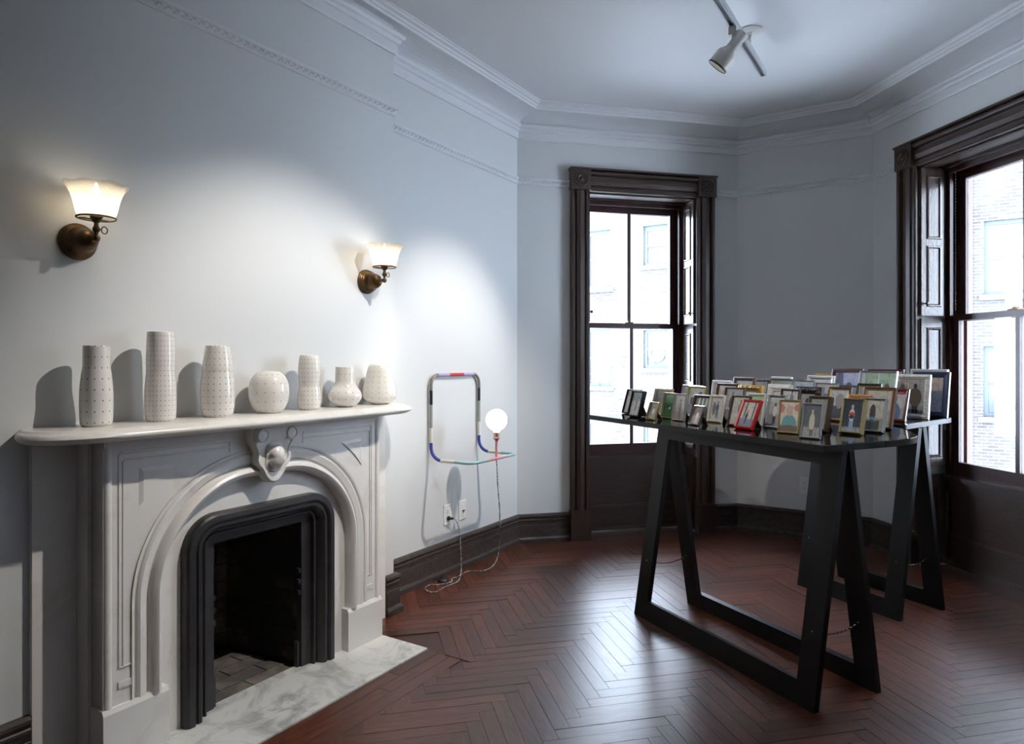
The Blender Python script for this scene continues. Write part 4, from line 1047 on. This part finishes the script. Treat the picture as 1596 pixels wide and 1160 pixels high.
# --- long table, far end
frame(977.8, 607.2, 998.6, 644.5, 0, 17, 'black', .008, (PALE, (.45, .44, .42), .35, stand(.45, .8, body=(.40, .16, .14), legs=(.3, .2, .2), base=.25)), 'thin black frame with person in red standing behind the other black frame')
frame(985.3, 610, 1003, 649.8, 0, 15, 'black', .009, ((.26, .32, .32), (.55, .54, .52), .62, stand(.5, .75, (.2, .22, .22), (.22, .26, .27), (.2, .22, .22), .2)), 'thick black frame with grey-clad person, at the far table end', th=.024)
frame(1013.3, 627.4, 1026.6, 654.6, 0, 20, 'gold', .006, ((.20, .18, .17), (.25, .22, .21), .5, stand(.55, .9, (.1, .08, .07), (.55, .53, .55), (.3, .28, .28), .05)), 'tiny gold frame with person in pale jacket before the pine frame')
frame(1021, 605.7, 1048, 647.2, 0, 16, 'pine', .014, ((.17, .16, .15), (.2, .19, .18), .4, bust(.6, (.3, .28, .26), (.22, .20, .20), .6)), 'light pine frame with dark grey photo')
frame(1035.7, 612.6, 1052.5, 651.5, 0, 12, 'gold', .006, ((.14, .30, .18), (.045, .17, .05), .62, [(.45, .46, .16, .06, NV), (.6, .40, .08, .05, WH)]), 'narrow gold frame with blue-clad person lying on green grass')
frame(1051.4, 613.8, 1070.0, 655.4, 4, 9, 'silver', .007, ((.50, .50, .46), (.42, .36, .31), .35, stand(.5, .95, (.12, .12, .13), (.17, .21, .24), (.2, .21, .22), .04)), 'slim silver frame with man in grey-blue standing full length')
frame(1064, 600.5, 1095, 644.5, -4, 13, 'silver', .007, ((.50, .48, .45), (.36, .34, .33), .3, bust(.5, (.3, .2, .16), (.40, .38, .36), .5)), 'silver frame with beige photo leaning behind the gilt-edged frame')
frame(1073, 602, 1099.8, 648.5, -4, 14, 'gold', .010, ((.52, .50, .46), (.40, .37, .35), .4, bust(.30, (.09, .07, .06), (.28, .27, .28), .8) + [(.75, .75, .14, .12, (.08, .07, .06))]), 'gilt-edged frame with two dark-haired heads, behind the slim silver frame')
frame(1082, 615.5, 1111, 652.0, 0, 17, 'brown', .016, ((.12, .15, .13), (.08, .09, .09), .3, [(.25, .6, .05, .4, PALE), (.5, .6, .05, .4, PALE), (.75, .6, .05, .4, PALE)]), 'brown wood frame with bright white trunks in the photo')
frame(1081.6, 633, 1097.6, 662.4, -6, 22, 'chrome', .007, ((.16, .12, .12), (.30, .25, .25), .5, stand(.5, .9, (.14, .06, .04), (.62, .6, .62), (.5, .4, .42), .06)), 'small chrome frame with person in white at the table front edge')
frame(1106.5, 615.9, 1129.6, 657.8, 6, 13, 'cream', .014, ((.42, .42, .40), (.38, .38, .38), .3, stand(.6, .9, (.07, .06, .07), NV, NV, .1) + [(.3, .5, .16, .3, (.06, .06, .09))]), 'wide cream frame with dark navy figure beside the small chrome frame')
# --- long table, middle
frame(1110, 593, 1139, 648.5, 2, 9, 'white', .018, (PALE, PALE, .4, bust(.5, (.3, .2, .15), (.4, .3, .3), .6)), 'plain white frame half hidden behind the brown frame with a bald head')
frame(1117.5, 597.2, 1150, 651.6, 0, 11, 'brown', .014, ((.52, .50, .49), (.46, .44, .43), .3, bust(.42, (.40, .20, .14), (.50, .20, .18), 1.1)), 'brown frame with balding person in pink')
frame(1130.4, 604, 1160, 656.3, 3, 10, 'walnut', .007, ((.30, .30, .31), (.48, .46, .44), .4, stand(.38, 1.1, (.12, .12, .14), (.055, .06, .075), (.06, .06, .08), .0)), 'thin walnut frame with person in long dark coat')
frame(1143.2, 588, 1176.7, 647.0, 0, 10, 'brown', .020, ((.55, .60, .62), (.3, .3, .3), .5, bust(.5)), 'tall brown stepped wood frame at the back of the long table')
frame(1141.3, 616.7, 1169.5, 663.5, 0, 15, 'walnut', .008, ((.40, .38, .34), (.48, .46, .42), .4, stand(.52, .95, (.07, .06, .06), (.14, .11, .09), (.1, .09, .1), .1)), 'dark walnut frame with man in brown coat behind the red frame')
frame(1150, 600.5, 1187, 655.5, 4, 9, 'ornategold', .030, ((.42, .45, .50), (.3, .32, .36), .3, bust(.5)), 'ornate gilded frame with carved leaf border', th=.022, ornate=True)
frame(1164, 613, 1193.5, 662, 2, 12, 'white', .012, ((.30, .42, .18), (.28, .30, .26), .45, stand(.5, .9, (.08, .06, .05), (.3, .28, .26), (.2, .2, .2), .1)), 'white frame with green foliage photo behind the red frame')
frame(1157.9, 624.3, 1186, 668.5, 0, 25, 'red', .011, ((.52, .46, .42), (.15, .18, .24), .32, [(.25, .75, .05, .5, (.07, .06, .06)), (.80, .70, .05, .5, (.09, .08, .08))] + stand(.42, .6, (.05, .05, .06), (.025, .025, .035), (.03, .03, .04), .12)), 'bright red frame with cloaked dark figure walking', th=.018)
frame(1196.4, 599.3, 1232.5, 661, 3, 9, 'white', .034, (PALE, PALE, .4, bust(.5)), 'wide white distressed wood frame behind the silver frame', th=.02, ornate=True)
frame(1197.8, 616, 1225, 666.5, 0, 12, 'silver', .010, ((.42, .43, .40), (.24, .24, .26), .4, stand(.42, .9, (.06, .05, .05), (.60, .58, .56), (.05, .05, .07), .06) + [(.85, .35, .14, .35, (.10, .10, .08))]), 'silver frame with man in white shirt in a street')
frame(1217.2, 606.7, 1246, 664.2, 0, 10, 'brown', .008, ((.50, .51, .52), (.45, .44, .42), .3, stand(.58, .8, (.08, .07, .07), (.12, .13, .15), (.2, .2, .2), .35)), 'thin brown frame with small figure on pale ground behind the teal-shirt photo')
frame(1239.5, 603.2, 1280.5, 662.0, 2, 10, 'darkcarved', .034, ((.45, .46, .48), (.40, .40, .42), .3, bust(.5, (.10, .09, .10), (.2, .2, .24), 1.0)), 'black-brown carved ornate frame', th=.024, ornate=True)
# --- long table, near end
frame(1214.2, 623, 1247.5, 675, 16, 9, 'gold', .008, ((.60, .55, .52), (.20, .14, .10), .22, [(.04, .76, .20, .14, (.52, .20, .18)), (.94, .80, .16, .12, (.52, .20, .18))] + bust(.5, (.50, .38, .30), TL_, 1.05) + [(.5, .05, .6, .17, (.16, .12, .10))]), 'gold frame with person in teal shirt seen from behind')
frame(1250.9, 628.5, 1283, 683, 12, 12, 'silver', .008, ((.10, .11, .12), (.30, .30, .30), .3, stand(.5, 1.0, (.45, .38, .32), (.46, .44, .38), (.12, .12, .12), .03) + [(.5, .42, .16, .20, (.46, .44, .38))]), 'silver frame with white-haired person in long beige coat')
frame(1260.3, 619, 1294, 672.0, 6, 14, 'walnut', .012, ((.22, .22, .20), (.25, .24, .22), .4, bust(.6, (.3, .2, .15), (.2, .2, .2), .8)), 'dark walnut frame right behind the beige-coat photo', th=.03)
frame(1313.2, 623, 1348, 676.5, 10, 15, 'gold', .008, ((.035, .045, .07), (.26, .29, .33), .14, stand(.47, 1.0, (.48, .42, .36), (.55, .53, .53), (.22, .34, .52), .03) + [(.47, .56, .15, .06, RD), (.47, .47, .14, .06, NV)]), 'deep gold frame with person in red-white-blue top and jeans', th=.030)
frame(1341.7, 621.6, 1381, 673.0, 8, 13, 'chrome', .009, ((.48, .46, .42), (.34, .32, .29), .4, stand(.5, .95, (.05, .04, .04), (.06, .07, .09), (.10, .16, .26), .05) + [(.5, .66, .13, .20, (.045, .03, .028)), (.5, .40, .14, .035, (.05, .32, .36))]), 'chrome frame with long-haired woman walking', th=.022)
frame(1321.3, 615.6, 1358, 668.8, 8, 14, 'orange', .016, ((.3, .25, .2), (.3, .25, .2), .4, bust(.5)), 'rounded honey-orange wood frame behind the deep gold frame')
frame(1347, 604.3, 1396, 666.8, 8, 14, 'goldwood', .010, ((.50, .48, .42), (.46, .44, .40), .4, bust(.62, (.10, .08, .06), (.52, .50, .46), .8)), 'large red-brown frame with gilt inner edge behind the chrome frame', th=.02, inner='gold')
# --- short table, far rows
frame(1165.4, 592, 1197.7, 646.5, 0, 9, 'black', .008, ((.46, .48, .47), (.36, .42, .44), .4, stand(.55, .8, (.05, .06, .08), (.16, .22, .26), (.2, .25, .28), .2)), 'thin black frame with small figure behind the gilded frame')
frame(1200.8, 587.4, 1233.5, 640.2, 0, 9, 'white', .010, ((.45, .45, .42), (.4, .4, .4), .4, bust(.5)), 'thin white frame peeking over the dark landscape frame')
frame(1201, 590.8, 1254, 643.2, 0, 9, 'black', .006, ((.26, .31, .30), (.20, .24, .22), .4, [(.5, .3, .3, .2, (.12, .16, .12))]), 'wide dark landscape frame with grey-green scene', inner='gold')
frame(1235, 592.8, 1269, 649.6, 0, 10, 'silver', .007, ((.42, .52, .58), (.08, .10, .14), .55, bust(.5, (.06, .07, .09), (.07, .09, .12), .85)), 'silver frame with dark head against pale blue sky')
frame(1258.3, 585.5, 1300, 644.2, 0, 10, 'white', .016, ((.50, .48, .46), (.40, .40, .42), .5, [(.3, .78, .12, .10, (.08, .08, .1)), (.65, .76, .14, .1, WH)]), 'white frame with mat and several heads', inner='silver')
frame(1270.2, 583, 1311, 639.6, 0, 9, 'ornategold', .022, ((.4, .4, .4), (.4, .4, .4), .4, bust(.5)), 'carved gilt frame behind the white matted frame', th=.02, ornate=True)
frame(1270.7, 597, 1306, 648.2, 0, 10, 'silver', .006, ((.50, .49, .46), (.5, .5, .5), .4, bust(.5, (.14, .18, .32), NV, .85)), 'thin silver frame with blue-hooded head')
frame(1296.8, 575, 1344.5, 643.8, 0, 10, 'maroon', .022, ((.30, .31, .42), (.26, .26, .34), .4, [(.22, .6, .16, .5, (.06, .06, .11))] + bust(.62, (.05, .05, .08), (.035, .035, .07), .9)), 'wide maroon frame with two navy silhouettes')
frame(1291.8, 603.6, 1327, 655.6, 4, 14, 'goldwood', .010, ((.56, .56, .55), (.5, .5, .5), .3, [(.5, .16, .60, .30, (.03, .034, .055)), (.55, .46, .13, .12, (.45, .28, .2)), (.55, .62, .24, .24, (.26, .25, .25))]), 'brown and gilt frame with grey-haired man in navy shirt', inner='gold')
frame(1300, 600, 1336, 648.5, 0, 10, 'grey', .010, ((.30, .30, .32), (.2, .2, .22), .4, bust(.5)), 'grey frame hidden behind the grey-haired man photo')
frame(1336, 598, 1373, 653.4, 4, 12, 'green', .012, ((.34, .36, .36), (.25, .26, .27), .4, stand(.3, .8, (.1, .09, .09), (.4, .4, .38), (.1, .1, .1), .1)), 'dark green frame with fine gold beading', inner='gold')
frame(1340.6, 578.5, 1398, 650.5, 2, 11, 'silver', .009, ((.32, .42, .30), (.50, .54, .52), .30, [(.52, .7, .02, .5, (.55, .60, .62)), (.06, .6, .06, .6, (.55, .58, .60))] + [(.45, .48, .10, .13, (.025, .025, .035)), (.78, .40, .20, .22, (.02, .022, .035)), (.78, .66, .08, .10, (.05, .04, .045))]), 'wide silver frame with two dark figures before a garden window')
frame(1352.5, 576, 1408, 646.0, 2, 10, 'maroon', .012, ((.3, .28, .3), (.3, .28, .3), .4, bust(.5)), 'maroon frame behind the garden-window photo')
frame(1381, 606.2, 1417, 655.8, 6, 15, 'mahogany', .014, ((.54, .53, .52), (.45, .44, .44), .4, bust(.35, (.20, .18, .22), (.13, .18, .30), 1.1) + [(.7, .95, .3, .07, (.30, .03, .06))]), 'mahogany frame with person in blue on pale ground')
frame(1395.7, 584, 1450, 651.6, 12, 8, 'white', .026, ((.42, .40, .38), (.30, .30, .30), .25, [(.22, .82, .16, .14, (.45, .30, .24)), (.2, .82, .03, .1, WH), (.32, .82, .03, .1, WH)] + stand(.62, 1.05, (.06, .05, .045), OL, (.05, .05, .055), .0) + [(.62, .48, .27, .26, OL)]), 'large white ornate frame with man in olive jacket', th=.022, ornate=True)
frame(1422.6, 580, 1480, 648.8, 8, 8, 'navy', .030, ((.42, .33, .28), (.28, .28, .34), .6, [(.45, .68, .10, .04, (.05, .05, .06)), (.30, .55, .14, .10, (.07, .07, .08))]), 'wide navy blue frame with street scene by the window', th=.02)
frame(1419, 575.7, 1477.5, 646.2, 8, 8, 'white', .010, ((.5, .5, .48), (.4, .4, .4), .4, bust(.5)), 'thin white frame leaning behind the navy frame')
for t in FR_REPORT: print('FR', t)
